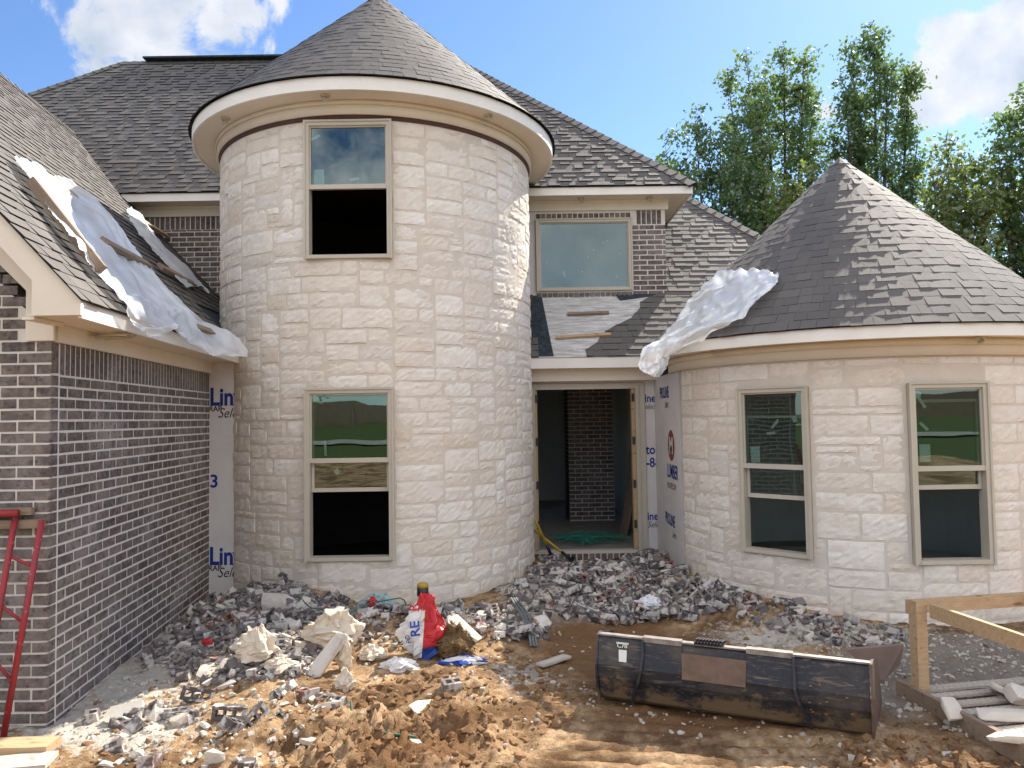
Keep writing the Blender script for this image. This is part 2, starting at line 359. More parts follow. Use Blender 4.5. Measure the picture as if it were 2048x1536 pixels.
def empty(name, loc, label, cat, group=None):
    o = bpy.data.objects.new(name, None); COL.objects.link(o); o.empty_display_size = .2
    tag(o, label, cat, group); o['_loc'] = tuple(loc); return o
def settle():
    """put each Empty at the base of its thing; the parts were modelled in world coordinates"""
    for o in list(COL.objects):
        if o.type == 'EMPTY' and '_loc' in o:
            l = Vector(o['_loc']); del o['_loc']; o.location = l
            for c in o.children: c.location = Vector(c.location) - l

_tab = np.random.default_rng(11).random((64, 64, 24))
def vnoise(x, y, k=0):
    x = np.asarray(x, float); y = np.asarray(y, float)
    xi = np.floor(x).astype(int); yi = np.floor(y).astype(int); fx = x - xi; fy = y - yi
    fx = fx * fx * (3 - 2 * fx); fy = fy * fy * (3 - 2 * fy); T = _tab[:, :, k % 24]
    g = lambda a, b: T[a % 64, b % 64]
    return (g(xi, yi) * (1 - fx) + g(xi + 1, yi) * fx) * (1 - fy) + (g(xi, yi + 1) * (1 - fx) + g(xi + 1, yi + 1) * fx) * fy - .5
def fbm(x, y, k=0, oct=4, gain=.5):
    s = 0; a = 1
    for i in range(oct):
        s = s + a * vnoise(x * 2 ** i + 13.7 * i, y * 2 ** i + 5.1 * i, k + i); a *= gain
    return s

# ------------------------------------------------------------------ layout constants (metres)
TC, TR = Vector((-1.87, 10.7, 0)), 2.14        # stone tower: axis, radius
RC, RR = Vector((4.41, 9.85, 0)), 2.25         # round turret on the right
W0, W1 = Vector((-3.32, 5.40, 0)), Vector((-3.72, 9.20, 0))   # side wall of the left wing, near and far corner
SK = (W1.x - W0.x) / (W1.y - W0.y)
def xe(y): return -2.89 + SK * (y - 5.0)       # eave line of the left wing
WT = 1.08                                       # pitch of the left wing roof
RIDGE_Z = 7.35
def wing_z(x, y): return 2.98 + WT * (xe(y) - x)
wing_p = Vector((-2.89, 5, 2.98)); _e1 = Vector((SK, 1, 0)); _e2 = Vector((-1, 0, WT)); wing_n = _e1.cross(_e2).normalized()
if wing_n.z < 0: wing_n = -wing_n
YU, YE, ZE = 12.07, 11.70, 5.76                 # upper wall, main eave
YD, YL, ZL = 11.35, 11.00, 3.01                 # door wall, low eave
GZ = 0.14                                       # finished floor

# ------------------------------------------------------------------ ground
def sstep(a, b, t): t = np.clip((np.asarray(t) - a) / (b - a), 0, 1); return t * t * (3 - 2 * t)
def bump(x, y, cx, cy, rx, ry, rot=0):
    c, s_ = math.cos(rot), math.sin(rot); dx, dy = x - cx, y - cy
    return np.exp(-(((dx * c + dy * s_) / rx) ** 2 + ((-dx * s_ + dy * c) / ry) ** 2))
def height(x, y, fine=True):
    x = np.asarray(x, float); y = np.asarray(y, float)
    h = .05 * fbm(x * .6, y * .6, 1, 3)
    h = h + .30 * bump(x, y, -2.55, 8.3, .85, .75) + .12 * bump(x, y, -2.55, 7.0, .7, .7)
    h = h + .24 * bump(x, y, -1.1, 7.25, .9, .40) + .10 * bump(x, y, -2.0, 6.3, .6, .6)
    h = h + .16 * bump(x, y, 1.0, 9.6, .85, .75) + .16 * bump(x, y, 1.95, 10.7, .35, .6) + .12 * bump(x, y, .35, 10.5, .3, .6) - .10 * bump(x, y, 1.15, 10.95, .5, .35) + .17 * bump(x, y, 1.9, 9.3, .65, .95) + .20 * bump(x, y, .35, 8.9, .5, .5)
    h = h + .16 * bump(x, y, 2.55, 8.0, .75, .40, -.55)
    h = h - .10 * bump(x, y, 1.2, 7.2, 1.0, .9)
    rough = bump(x, y, -.85, 5.1, .85, .75) + .6 * bump(x, y, 2.3, 4.6, .7, .35) + .25
    if fine:
        h = h + rough * (.13 * fbm(x * 3.4, y * 3.4, 4, 5, .66) + .11 * np.abs(fbm(x * 7, y * 7, 6, 4, .68)) + .03 * np.abs(vnoise(x * 27, y * 27, 11)))
        tr = 1.25 * bump(x, y, .55, 4.75, .50, .75) + bump(x, y, 1.6, 4.75, .45, .45) + bump(x, y, 1.1, 6.6, .7, .7)
        h = h * (1 - .85 * np.clip(tr, 0, 1)) - .012 * np.clip(tr, 0, 1)
        ph = y * 6.6 + .35 * vnoise(x * 2.3, y * 1.2, 9) + x * .6
        gro = np.abs(np.sin(ph * math.pi)); gro = np.clip(gro * 1.5, 0, 1) ** 1.5 * (1 - .25 * np.abs(vnoise(x * 4, y * 4, 15)))
        h = h + np.clip(tr, 0, 1) * (-.060 * (1 - gro) + .012 * fbm(x * 7, y * 7, 12, 2))
        h = h + .010 * fbm(x * 16, y * 16, 14, 2) + .05 * bump(x, y, 3.8, 6.4, 1.5, 1.1) * np.abs(fbm(x * 5, y * 9, 8, 4, .65))
    h = h + .55 * sstep(4.1, .5, y) + 1.3 * sstep(-7, -34, y)
    return h
def H(x, y): return float(height(x, y, False))
def build_ground():
    def axis(lo, hi, step, far_lo, far_hi):
        a = list(np.arange(lo, hi, step)); t = step
        b = hi
        while b < far_hi: a.append(b); t *= 1.22; b += t
        a.append(far_hi); t = step; b = lo - step; pre = []
        while b > far_lo: pre.append(b); t *= 1.22; b -= t
        return np.array([far_lo] + pre[::-1] + a)
    xs = axis(-4.2, 4.6, .024, -400, 400); ys = axis(4.2, 9.0, .024, -400, 400)
    X, Y = np.meshgrid(xs, ys); Z = height(X, Y)
    lawn = np.maximum(np.maximum(sstep(-9.5, -10.5, Y), sstep(21, 22, Y)), sstep(13, 14, np.abs(X)))
    Z = Z + .0 * lawn
    dust = .72 * bump(X, Y, -3.1, 6.3, .75, 1.1) + .7 * bump(X, Y, -3.35, 8, .6, 1.2) + .75 * bump(X, Y, -1.2, 7.9, 1.9, .6) + .55 * bump(X, Y, .1, 6.3, .45, .5) + .7 * bump(X, Y, 2.9, 7.3, 1.4, .5) + .5 * bump(X, Y, -2.6, 5.3, .9, .4) + .42 * bump(X, Y, 1.7, 4.6, .55, .22) + .8 * bump(X, Y, .5, 9.0, .7, .9) + .6 * bump(X, Y, 1.4, 9.6, 1., 1.2)
    mud = 1.0 * bump(X, Y, 1.0, 7.1, 1.1, 1.35) + .75 * bump(X, Y, 1.7, 5.45, 1.2, .35) + .75 * bump(X, Y, -.6, 5.0, .75, .55) + .45 * bump(X, Y, 2.6, 4.7, .7, .4)
    grey = .95 * bump(X, Y, 4.0, 6.5, 1.5, 1.0) + .5 * bump(X, Y, 2.6, 5.6, .5, .5)
    me = bpy.data.meshes.new('ground'); ny, nx = X.shape
    i = np.arange(ny * nx).reshape(ny, nx)
    q = np.stack([i[:-1, :-1], i[:-1, 1:], i[1:, 1:], i[1:, :-1]], -1).reshape(-1, 4)
    me.vertices.add(nx * ny); me.vertices.foreach_set('co', np.stack([X, Y, Z], -1).ravel())
    me.loops.add(q.size); me.loops.foreach_set('vertex_index', q.ravel())
    me.polygons.add(len(q)); me.polygons.foreach_set('loop_start', np.arange(0, q.size, 4)); me.polygons.foreach_set('use_smooth', np.ones(len(q), bool))
    me.update(); me.validate()
    for k, a in (('dust', dust), ('mud', mud), ('grey', grey), ('lawn', lawn)):
        at = me.attributes.new(k, 'FLOAT', 'POINT'); at.data.foreach_set('value', a.ravel().astype(np.float32))
    me.materials.append(MAT['site_dirt'])
    o = bpy.data.objects.new('ground', me); COL.objects.link(o); tag(o, kind='structure')
build_ground()
r = MB('concrete'); xs_ = np.linspace(-60, 60, 61)
for a_, b_ in zip(xs_, xs_[1:]):
    c_ = lambda x, k: (x, -17 - k + 1.6 * math.cos(x * .22), H(x, -17 - k + 1.6 * math.cos(x * .22)) + .09)
    r.quad(c_(a_, 2.0), c_(b_, 2.0), c_(b_, 0), c_(a_, 0))
tag(r.build('road'), kind='structure')

# ------------------------------------------------------------------ the house
house = empty('brick_house', (0, 11.0, 0), 'unfinished house of dark brick and pale limestone with two round cone-roofed towers', 'house')

def rect_fill(nx, nz, blocked, seed):
    """random ashlar: fills a grid of unit cells with rectangles (i, j, w, h)"""
    R = random.Random(seed); occ = [[blocked(i, j) for i in range(nx)] for j in range(nz)]; outl = []
    for j in range(nz):
        i = 0
        while i < nx:
            if occ[j][i]: i += 1; continue
            hh = R.choice([1, 2, 2, 2, 2, 2, 2, 3]); ww = R.choice([3, 3, 4, 4, 5, 5, 6]) if hh < 3 else R.choice([4, 5, 6])
            if hh == 1: ww = R.choice([2, 3, 4, 5, 6, 7])
            k = 0
            while k < ww and i + k < nx and not occ[j][i + k]: k += 1
            if k < ww and k >= 1: ww = k
            elif i + ww < nx:                    # never leave a sliver one cell wide
                rest = 0
                while i + ww + rest < nx and not occ[j][i + ww + rest] and rest < 2: rest += 1
                if rest == 1: ww += 1
            okh = 1
            while okh < hh and j + okh < nz and all(not occ[j + okh][i + a] for a in range(ww)): okh += 1
            for b in range(okh):
                for a in range(ww): occ[j + b][i + a] = True
            outl.append((i, j, ww, okh)); i += ww
    return outl

def stone_skin(mb, C, R, th0, th1, z0, z1, holes, seed, cu=.098, cz=.088):
    """rock-faced limestone blocks on a round wall. theta = 0 faces the street (-y); holes = (theta0, theta1, z0, z1)"""
    Rn = np.random.default_rng(seed)
    nx = int(round((th1 - th0) * R / cu)); nz = int(round((z1 - z0) / cz)); du = (th1 - th0) / nx; dz = (z1 - z0) / nz
    def blocked(i, j):
        t = th0 + (i + .5) * du; z = z0 + (j + .5) * dz
        return any(a < t < b and c < z < d for a, b, c, d in holes)
    zj = np.arange(nz + 1) * dz + z0; zj[1:-1] += Rn.uniform(-.014, .014, nz - 1)
    for (i, j, ww, hh) in rect_fill(nx, nz, blocked, seed):
        ta, tb = th0 + i * du, th0 + (i + ww) * du; za, zb = zj[j], zj[j + hh]
        for (a, b, c, d) in holes:               # blocks beside an opening stop at its edge
            if zb > c + .02 and za < d - .02:
                if tb > a and ta < a: tb = a
                if ta < b and tb > b: ta = b
                if ta >= a and tb <= b: ta = tb = None
                if ta is None: break
            if tb > a + .002 and ta < b - .002:
                if za < c < zb: zb = c
                elif za < d < zb: za = d
        if ta is None or zb - za < .03 or tb - ta < .01: continue
        jt = .0055
        u0, u1 = ta * R + jt + Rn.uniform(-.002, .003), tb * R - jt - Rn.uniform(-.002, .003)
        a0, a1 = za + jt, zb - jt
        if u1 - u0 < .03: continue
        mu = max(3, int((u1 - u0) / .05) + 2); mz = max(3, int((a1 - a0) / .045) + 2)
        iu = np.concatenate([[0], np.linspace(.010, u1 - u0 - .010, mu), [u1 - u0]]); iz = np.concatenate([[0], np.linspace(.009, a1 - a0 - .009, mz), [a1 - a0]])
        U, Z = np.meshgrid(u0 + iu, a0 + iz); D = np.full(U.shape, -.006)
        pr = Rn.uniform(.0055, .0145)
        D[1:-1, 1:-1] = pr + Rn.normal(0, .0027, (mz, mu)) + Rn.uniform(-.010, .010) * (U[1:-1, 1:-1] - (u0 + u1) / 2) / (u1 - u0) + Rn.uniform(-.007, .007) * (Z[1:-1, 1:-1] - (a0 + a1) / 2) / (a1 - a0)
        D[1, 1:-1] -= .004; D[-2, 1:-1] -= .004; D[1:-1, 1] -= .004; D[1:-1, -2] -= .004
        U[1:-1, 1:-1] += Rn.normal(0, .003, (mz, mu)); Z[1:-1, 1:-1] += Rn.normal(0, .0025, (mz, mu))
        wob = .004 * np.sin(U[0] * 9 + Rn.uniform(0, 6)); Z[0] += np.abs(wob); Z[-1] -= np.abs(wob[::-1])
        T = U / R; rad = R + D
        P = np.stack([C.x + rad * np.sin(T), C.y - rad * np.cos(T), Z], -1).reshape(-1, 3)
        my, mx = U.shape; k = np.arange(my * mx).reshape(my, mx)
        q = np.stack([k[:-1, :-1], k[:-1, 1:], k[1:, 1:], k[1:, :-1]], -1).reshape(-1, 4)
        mb.add(P, [tuple(x) for x in q.tolist()])

def round_wall(mb, C, R, th0, th1, z0, z1, holes, seg=.06, mat=0):
    ts = sorted(set([th0, th1] + [x for h in holes for x in h[:2] if th0 < x < th1] + list(np.arange(th0, th1, seg)))); zs = sorted(set([z0, z1] + [x for h in holes for x in h[2:] if z0 < x < z1]))
    for a, b in zip(ts, ts[1:]):
        for c, d in zip(zs, zs[1:]):
            t, z = (a + b) / 2, (c + d) / 2
            if any(h[0] < t < h[1] and h[2] < z < h[3] for h in holes): continue
            p = lambda t, z: (C.x + R * math.sin(t), C.y - R * math.cos(t), z)
            mb.add([p(a, c), p(b, c), p(b, d), p(a, d)], [(0, 1, 2, 3)], mat)
def revolve(mb, C, prof, th0, th1, seg=96, closed=True, mat=0):
    k = len(prof); v = []
    for i in range(seg + 1):
        t = th0 + (th1 - th0) * i / seg
        v += [(C.x + r * math.sin(t), C.y - r * math.cos(t), z) for r, z in prof]
    kk = k if closed else k - 1
    mb.add(v, [(i * k + a, (i + 1) * k + a, (i + 1) * k + (a + 1) % k, i * k + (a + 1) % k) for i in range(seg) for a in range(kk)], mat)

def shingle_tabs(mb, P, v0, v1, interval, exposure, seed, wmin=.10, wmax=.30, tk=.016, tt=.003):
    """laminated shingles: P(u, v, h) -> point; interval(v) -> list of (u0, u1)"""
    R = random.Random(seed); v = v0; row = 0
    while v < v1 - .02:
        vt = min(v + exposure * 1.22, v1 + .04)
        lo, hi = interval(v), interval(min(v + exposure, v1))
        if not hi: hi = lo
        for s, (a, b) in enumerate(lo):
            c, d = hi[min(s, len(hi) - 1)]
            u = min(a, c) - R.uniform(0, wmax); umax = max(b, d); thick = R.random() < .5; wv = R.uniform(-.004, .004)
            while u < umax:
                wd = R.uniform(wmin, wmax) if thick else R.uniform(wmin, wmax * .8)
                u2 = u + wd
                ba, bb = min(max(u, a), b), min(max(u2, a), b); tc, td = min(max(u, c), d), min(max(u2, c), d)
                if bb - ba > .004 or td - tc > .004:
                    t = R.uniform(tk - .0015, tk + .002) if thick else R.uniform(.008, .011)
                    dv = R.uniform(-.004, .004) - (.004 if thick else 0)
                    g = .0012
                    pts = [P(ba + g, v + dv, t), P(bb - g, v + dv + R.uniform(-.003, .003), t), P(td - g, vt, tt), P(tc + g, vt, tt),
                           P(ba + g, v + dv, -.004), P(bb - g, v + dv, -.004), P(td - g, vt, -.004), P(tc + g, vt, -.004)]
                    mb.add(pts, [(0, 1, 2, 3)], 0); mb.add(pts, [(4, 5, 1, 0), (5, 6, 2, 1), (7, 4, 0, 3)], 1)
                u = u2; thick = not thick if R.random() < .85 else thick
        v += exposure; row += 1

def cap_row(mb, p, q, n1, n2, length=.20, wd=.15, seed=0):
    """folded cap shingles along a hip from p (low) to q (high); n1, n2 = normals of the two slopes"""
    R = random.Random(seed); p, q = Vector(p), Vector(q); d = (q - p).normalized(); L = (q - p).length
    n1, n2 = Vector(n1).normalized(), Vector(n2).normalized(); up = (n1 + n2).normalized()
    s1 = d.cross(n1).normalized(); s2 = d.cross(n2).normalized()
    if s1.dot(n2) > 0: s1 = -s1
    if s2.dot(n1) > 0: s2 = -s2
    x = 0
    while x < L:
        a, b = p + d * x, p + d * min(x + length * 1.25, L + .03); t = .034 + R.uniform(-.003, .004)
        v = [a + s1 * wd + up * t, a + up * (t + .01), a + s2 * wd + up * t, b + s1 * wd + up * .016, b + up * .026, b + s2 * wd + up * .016,
             a + s1 * wd - up * .01, a - up * .01, a + s2 * wd - up * .01]
        mb.add(v, [(0, 1, 4, 3), (1, 2, 5, 4)], 0); mb.add(v, [(6, 7, 1, 0), (7, 8, 2, 1)], 1)
        x += length

def brick_run(mb, O, U, Nn, u0, u1, z0, z1, inside=None, seed=0, L=.235, hgt=.0665, j=.016, soldier=None, depth=.0045):
    """running-bond bricks standing proud of a mortar sheet; O origin, U along the wall, Nn outwards"""
    R = random.Random(seed); U = Vector(U).normalized(); Nn = Vector(Nn).normalized(); O = Vector(O); Zv = Vector((0, 0, 1))
    def one(a, b, c, d):
        c0 = R.uniform(-.0015, .0015); pr = depth + R.uniform(-.0015, .0015)
        q = lambda u, z, n: O + U * u + Zv * z + Nn * n
        e = .0015
        v = [q(a, c + c0, 0), q(b, c - c0, 0), q(b, d - c0, 0), q(a, d + c0, 0), q(a + e, c + c0 + e, pr), q(b - e, c - c0 + e, pr), q(b - e, d - c0 - e, pr), q(a + e, d + c0 - e, pr)]
        mb.add(v, [(4, 5, 6, 7), (0, 1, 5, 4), (1, 2, 6, 5), (2, 3, 7, 6), (3, 0, 4, 7)], 0)
    z = z0; row = 0
    ztop = z1 if soldier is None else soldier
    while z < ztop - .02:
        zt = min(z + hgt, ztop)
        u = u0 - (0 if row % 2 == 0 else (L + j) / 2)
        while u < u1:
            a, b = max(u, u0), min(u + L + R.uniform(-.003, .003), u1)
            if b - a > .02 and (inside is None or inside((a + b) / 2, (z + zt) / 2)): one(a, b, z, zt)
            u += L + j
        z += hgt + j; row += 1
    if soldier is not None:
        u = u0
        while u < u1 - .02:
            b = min(u + hgt, u1)
            if inside is None or inside((u + b) / 2, (soldier + z1) / 2): one(u, b, soldier + .006, z1)
            u += hgt + j

def gable_inside(u, z):
    x = W0.x - u
    return z < wing_z(x, 5.4) - .30 and (z < 2.75 or x < -3.47)

def left_wing():
    d = (W1 - W0).normalized(); nrm = Vector((d.y, -d.x, 0)); L = (W1 - W0).length
    mb = MB('brick'); brick_run(mb, W0, d, nrm, .115, L, -.06, 2.73, seed=3, soldier=2.49)
    # the corner: alternate headers and stretchers turn the corner
    z = -.06; row = 0
    while z < 2.47:
        w_ = .115 if row % 2 else .235
        v0 = W0 + Vector((0, 0, z)); mb.box(v0 + d * .0515 - nrm * .0045 + Vector((0, 0, .035)), .104, .018, .070, d, nrm)
        z += .0825; row += 1
    mb.box(W0 + d * .05 - nrm * .0045 + Vector((0, 0, 2.615)), .09, .018, .22, d, nrm)
    side = mb.build('brick_side_wall', house)
    mo = MB('brick_mortar'); mo.box(W0 + d * (L / 2 + .02) - nrm * .05 + Vector((0, 0, 1.3)), L - .012, .104, 2.88, d, nrm)
    mo.build('mortar_joints', side)
    # ragged toothed end next to the tower
    fb = MB('brick'); brick_run(fb, W0 + Vector((-.0, 0, 0)), (-1, 0, 0), (0, -1, 0), .0, 2.6, -.06, 4.9, gable_inside, seed=5)
    fw = fb.build('gable_brick_wall', house)
    mo = MB('brick_mortar')
    mo.prism([(-3.325, 5.402, -.2), (-3.325, 5.402, 2.76), (-3.5, 5.402, 2.95), (-6.9, 5.402, 6.6), (-10.4, 5.402, 2.9), (-10.4, 5.402, -.2)], (0, .1, 0))
    mo.build('mortar_joints', fw)
    # roof deck and shingles
    ymax = 13.9
    def P(u, v, h):            # u = distance back along the eave, v = up the slope
        s = v / math.sqrt(1 + WT * WT); y = 5.0 + u
        return Vector((xe(y) - s, y, 2.98 + WT * s)) + wing_n * h
    vmax = (RIDGE_Z - 2.98) / WT * math.sqrt(1 + WT * WT)
    def iv(v):
        z = 2.98 + v / math.sqrt(1 + WT * WT) * WT
        return [(-.03, 4.28 if z < 3.6 else 12.1 + max(0, z - ZE) + .12 - 5.0 if z > 4.2 else 7.2)]
    mb = MB('shingle', 'asphalt_edge'); shingle_tabs(mb, P, -.03, vmax, iv, .145, 21)
    roof = mb.build('wing_roof', house)
    dk = MB('felt_paper')
    back = lambda y: xe(y) - (RIDGE_Z - 2.98) / WT
    a, b, c, e = (xe(5.0), 5.0, 2.975), (xe(ymax), ymax, 2.975), (back(ymax), ymax, RIDGE_Z - .005), (back(5.0), 5.0, RIDGE_Z - .005)
    lft = lambda y: 2 * back(y) - xe(y)
    g, h_ = (lft(ymax), ymax, 2.975), (lft(5.0), 5.0, 2.975)
    lo = lambda p: (p[0], p[1] + .004, p[2] - .05)
    dk.add([a, b, c, e, g, h_], [(0, 1, 2, 3), (3, 2, 4, 5)])
    dk.add([lo(p) for p in (a, b, c, e, g, h_)], [(3, 2, 1, 0), (5, 4, 2, 3)])
    dk.build('roof_deck', roof)
    rc = MB('shingle', 'asphalt_edge')
    cap_row(rc, (back(4.98), 4.98, RIDGE_Z), (back(13.4), 13.4, RIDGE_Z), wing_n, (-wing_n.x, wing_n.y, wing_n.z), seed=4); rc.build('ridge_cap', roof)
    # eave: fascia, soffit, frieze
    dv = Vector((SK, 1, 0)).normalized(); nv = Vector((dv.y, -dv.x, 0))
    fa = MB('white_trim'); p, q = Vector((xe(5.03), 5.03, 2.91)), Vector((xe(9.45), 9.45, 2.91))
    fa.bar(p - nv * .012, q - nv * .012, .024, .130); fa.build('eave_fascia', house)
    sf = MB('cream_trim')
    for k in range(2):
        pass
    A, B = Vector((xe(5.04) - .02, 5.04, 2.862)), Vector((xe(9.4) - .02, 9.4, 2.862)); C_, D_ = Vector((W1.x + .0, 9.4, 2.862)), Vector((W0.x + .05, 5.04, 2.862))
    sf.prism([A, B, C_, D_], (0, 0, .02)); sf.build('eave_soffit', house)
    fr = MB('cream_trim'); fr.bar(W0 + nrm * .022 + d * .02 + Vector((0, 0, 2.795)), W1 + nrm * .022 + Vector((0, 0, 2.795)), .026, .132)
    fr.bar(W0 + nrm * .030 + d * .03 + Vector((0, 0, 2.842)), W1 + nrm * .030 + Vector((0, 0, 2.842)), .022, .036); fr.build('frieze_board', house)
    # gable: barge board with boxed return, rake frieze on the wall
    yb = 5.0
    X = lambda z: -2.885 - (z - 2.975) / WT
    hi = 7.32
    bb = MB('cream_trim')
    bb.prism([(-2.885, yb, 2.972), (X(hi), yb, hi), (X(hi), yb, hi - .23), (-3.215, yb, 2.98 + WT * (3.215 - 2.885) - .235), (-3.215, yb, 2.862), (-2.885, yb, 2.862)], (0, .028, 0))
    bb.prism([(2 * back(5.0) + 2.885, yb, 2.972), (X(hi), yb, hi), (X(hi), yb, hi - .23), (2 * back(5.0) + 3.215, yb, 2.98 + WT * .33 - .235), (2 * back(5.0) + 3.215, yb, 2.86), (2 * back(5.0) + 2.885, yb, 2.86)], (0, .028, 0))
    bb.build('barge_board', house)
    rf = MB('cream_trim'); yw = 5.372
    rf.prism([(-3.293, yw, 2.735), (-3.293, yw, 3.18), (X(hi) - .3, yw, hi - .03), (X(hi) - .3, yw, hi - .53), (-3.495, yw, 3.10), (-3.495, yw, 2.735)], (0, .024, 0))
    rf.span(-3.30, -3.215, 5.03, 5.37, 2.84, 2.859); rf.build('rake_frieze', house)
    rs = MB('cream_trim'); rs.prism([(-3.22, 5.03, 2.98 + WT * .33 - .215), (X(hi), 5.03, hi - .20), (X(hi), 5.40, hi - .20), (-3.22, 5.40, 2.98 + WT * .33 - .215)], (0, 0, .015)); rs.build('rake_soffit', house)
    # wrapped strip of wall between brick and tower
    wr = MB('house_wrap'); wr.span(-3.80, -3.20, 9.22, 9.30, -.1, 2.86); strip = wr.build('wrapped_wall', house)
    return strip
strip_wall = left_wing()

def tower():
    wa = lambda x: math.asin((x - TC.x) / TR)
    h1 = (wa(-2.36), wa(-1.36), .545, 2.49); h2 = (wa(-2.36), wa(-1.36), 3.99, 5.60)
    mb = MB('limestone'); stone_skin(mb, TC, TR, -2.0, 1.75, -.15, 5.615, [h1, h2], 31)
    wall = mb.build('stone_tower_wall', house)
    mo = MB('stone_mortar'); round_wall(mo, TC, TR + .0035, -2.0, 1.75, -.15, 5.64, [h1, h2]); mo.build('mortar_joints', wall)
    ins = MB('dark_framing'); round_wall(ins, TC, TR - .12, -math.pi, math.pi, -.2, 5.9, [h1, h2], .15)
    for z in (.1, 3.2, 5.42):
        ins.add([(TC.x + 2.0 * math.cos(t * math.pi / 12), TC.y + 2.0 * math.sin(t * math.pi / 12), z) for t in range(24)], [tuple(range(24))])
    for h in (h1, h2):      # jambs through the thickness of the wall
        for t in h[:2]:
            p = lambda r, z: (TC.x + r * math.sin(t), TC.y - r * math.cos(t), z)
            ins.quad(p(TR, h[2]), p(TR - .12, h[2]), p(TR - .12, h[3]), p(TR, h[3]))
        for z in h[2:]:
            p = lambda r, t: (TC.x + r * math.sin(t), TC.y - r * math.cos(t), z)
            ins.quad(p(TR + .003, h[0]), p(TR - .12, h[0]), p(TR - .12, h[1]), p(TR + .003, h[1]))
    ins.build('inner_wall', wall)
    er, zt, zb = 2.50, 5.965, 5.815
    f = MB('white_trim'); revolve(f, TC, [(er, zb), (er, zt), (er - .03, zt), (er - .03, zb)], -math.pi, math.pi, 128); f.build('round_fascia', house)
    s = MB('cream_trim'); revolve(s, TC, [(er - .032, zb + .012), (TR + .02, zb + .012), (TR + .02, zb + .03), (er - .032, zb + .03)], -math.pi, math.pi, 128); s.build('round_soffit', house)
    s = MB('cream_trim'); revolve(s, TC, [(TR + .052, 5.665), (TR + .052, zb + .01), (TR + .01, zb + .01), (TR + .01, 5.665)], -math.pi, math.pi, 128)
    revolve(s, TC, [(TR + .07, 5.775), (TR + .075, zb + .0095), (TR + .05, zb + .0095), (TR + .053, 5.775)], -math.pi, math.pi, 128); s.build('round_frieze', house, True)
    s = MB('maroon_paper'); revolve(s, TC, [(TR + .012, 5.618), (TR + .03, 5.664), (TR - .02, 5.664), (TR - .02, 5.618)], -math.pi, math.pi, 96); s.build('flashing_strip', house)
    cone('tower_roof', TC, er + .035, zt + .004, 8.34, 51)
    return h1, h2
def cone(name, C, r0, z0, za, seed):
    rise = za - z0; sl_ = math.hypot(r0, rise); ca, sa = r0 / sl_, rise / sl_
    def P(u, v, h):
        rr = r0 * (1 - v / sl_) + h * sa; t = u / r0
        return Vector((C.x + rr * math.sin(t), C.y - rr * math.cos(t), z0 + v * sa + h * ca))
    mb = MB('shingle', 'asphalt_edge'); R = random.Random(seed); v = 0
    full = 2 * math.pi * r0; k = 0
    while v < sl_ - .10:
        sc = 1 / max(.06, 1 - v / sl_)
        shingle_tabs(mb, P, v, v + .14, lambda _v: [(-full / 2, full / 2)], .145, seed * 100 + k, min(.10 * sc, full / 14), min(.26 * sc, full / 7), tk=.0122, tt=.0075); v += .145; k += 1
    o = mb.build(name, house)
    dk = MB('felt_paper'); k = 72
    dk.add([(C.x + (r0 - .012) * math.sin(2 * math.pi * i / k), C.y - (r0 - .012) * math.cos(2 * math.pi * i / k), z0 - .004) for i in range(k)] + [(C.x, C.y, za - .012)], [(i, (i + 1) % k, k) for i in range(k)]); dk.build('roof_deck', o)
    cp = MB('shingle', 'asphalt_edge'); k = 14
    vv = [(C.x + .14 * math.sin(2 * math.pi * i / k), C.y - .14 * math.cos(2 * math.pi * i / k), za - .14 * rise / r0 + .02) for i in range(k)]
    cp.add(vv + [(C.x, C.y, za + .015)], [(i, (i + 1) % k, k) for i in range(k)]); cp.build('peak_cap', o)
    return o
TH1, TH2 = tower()

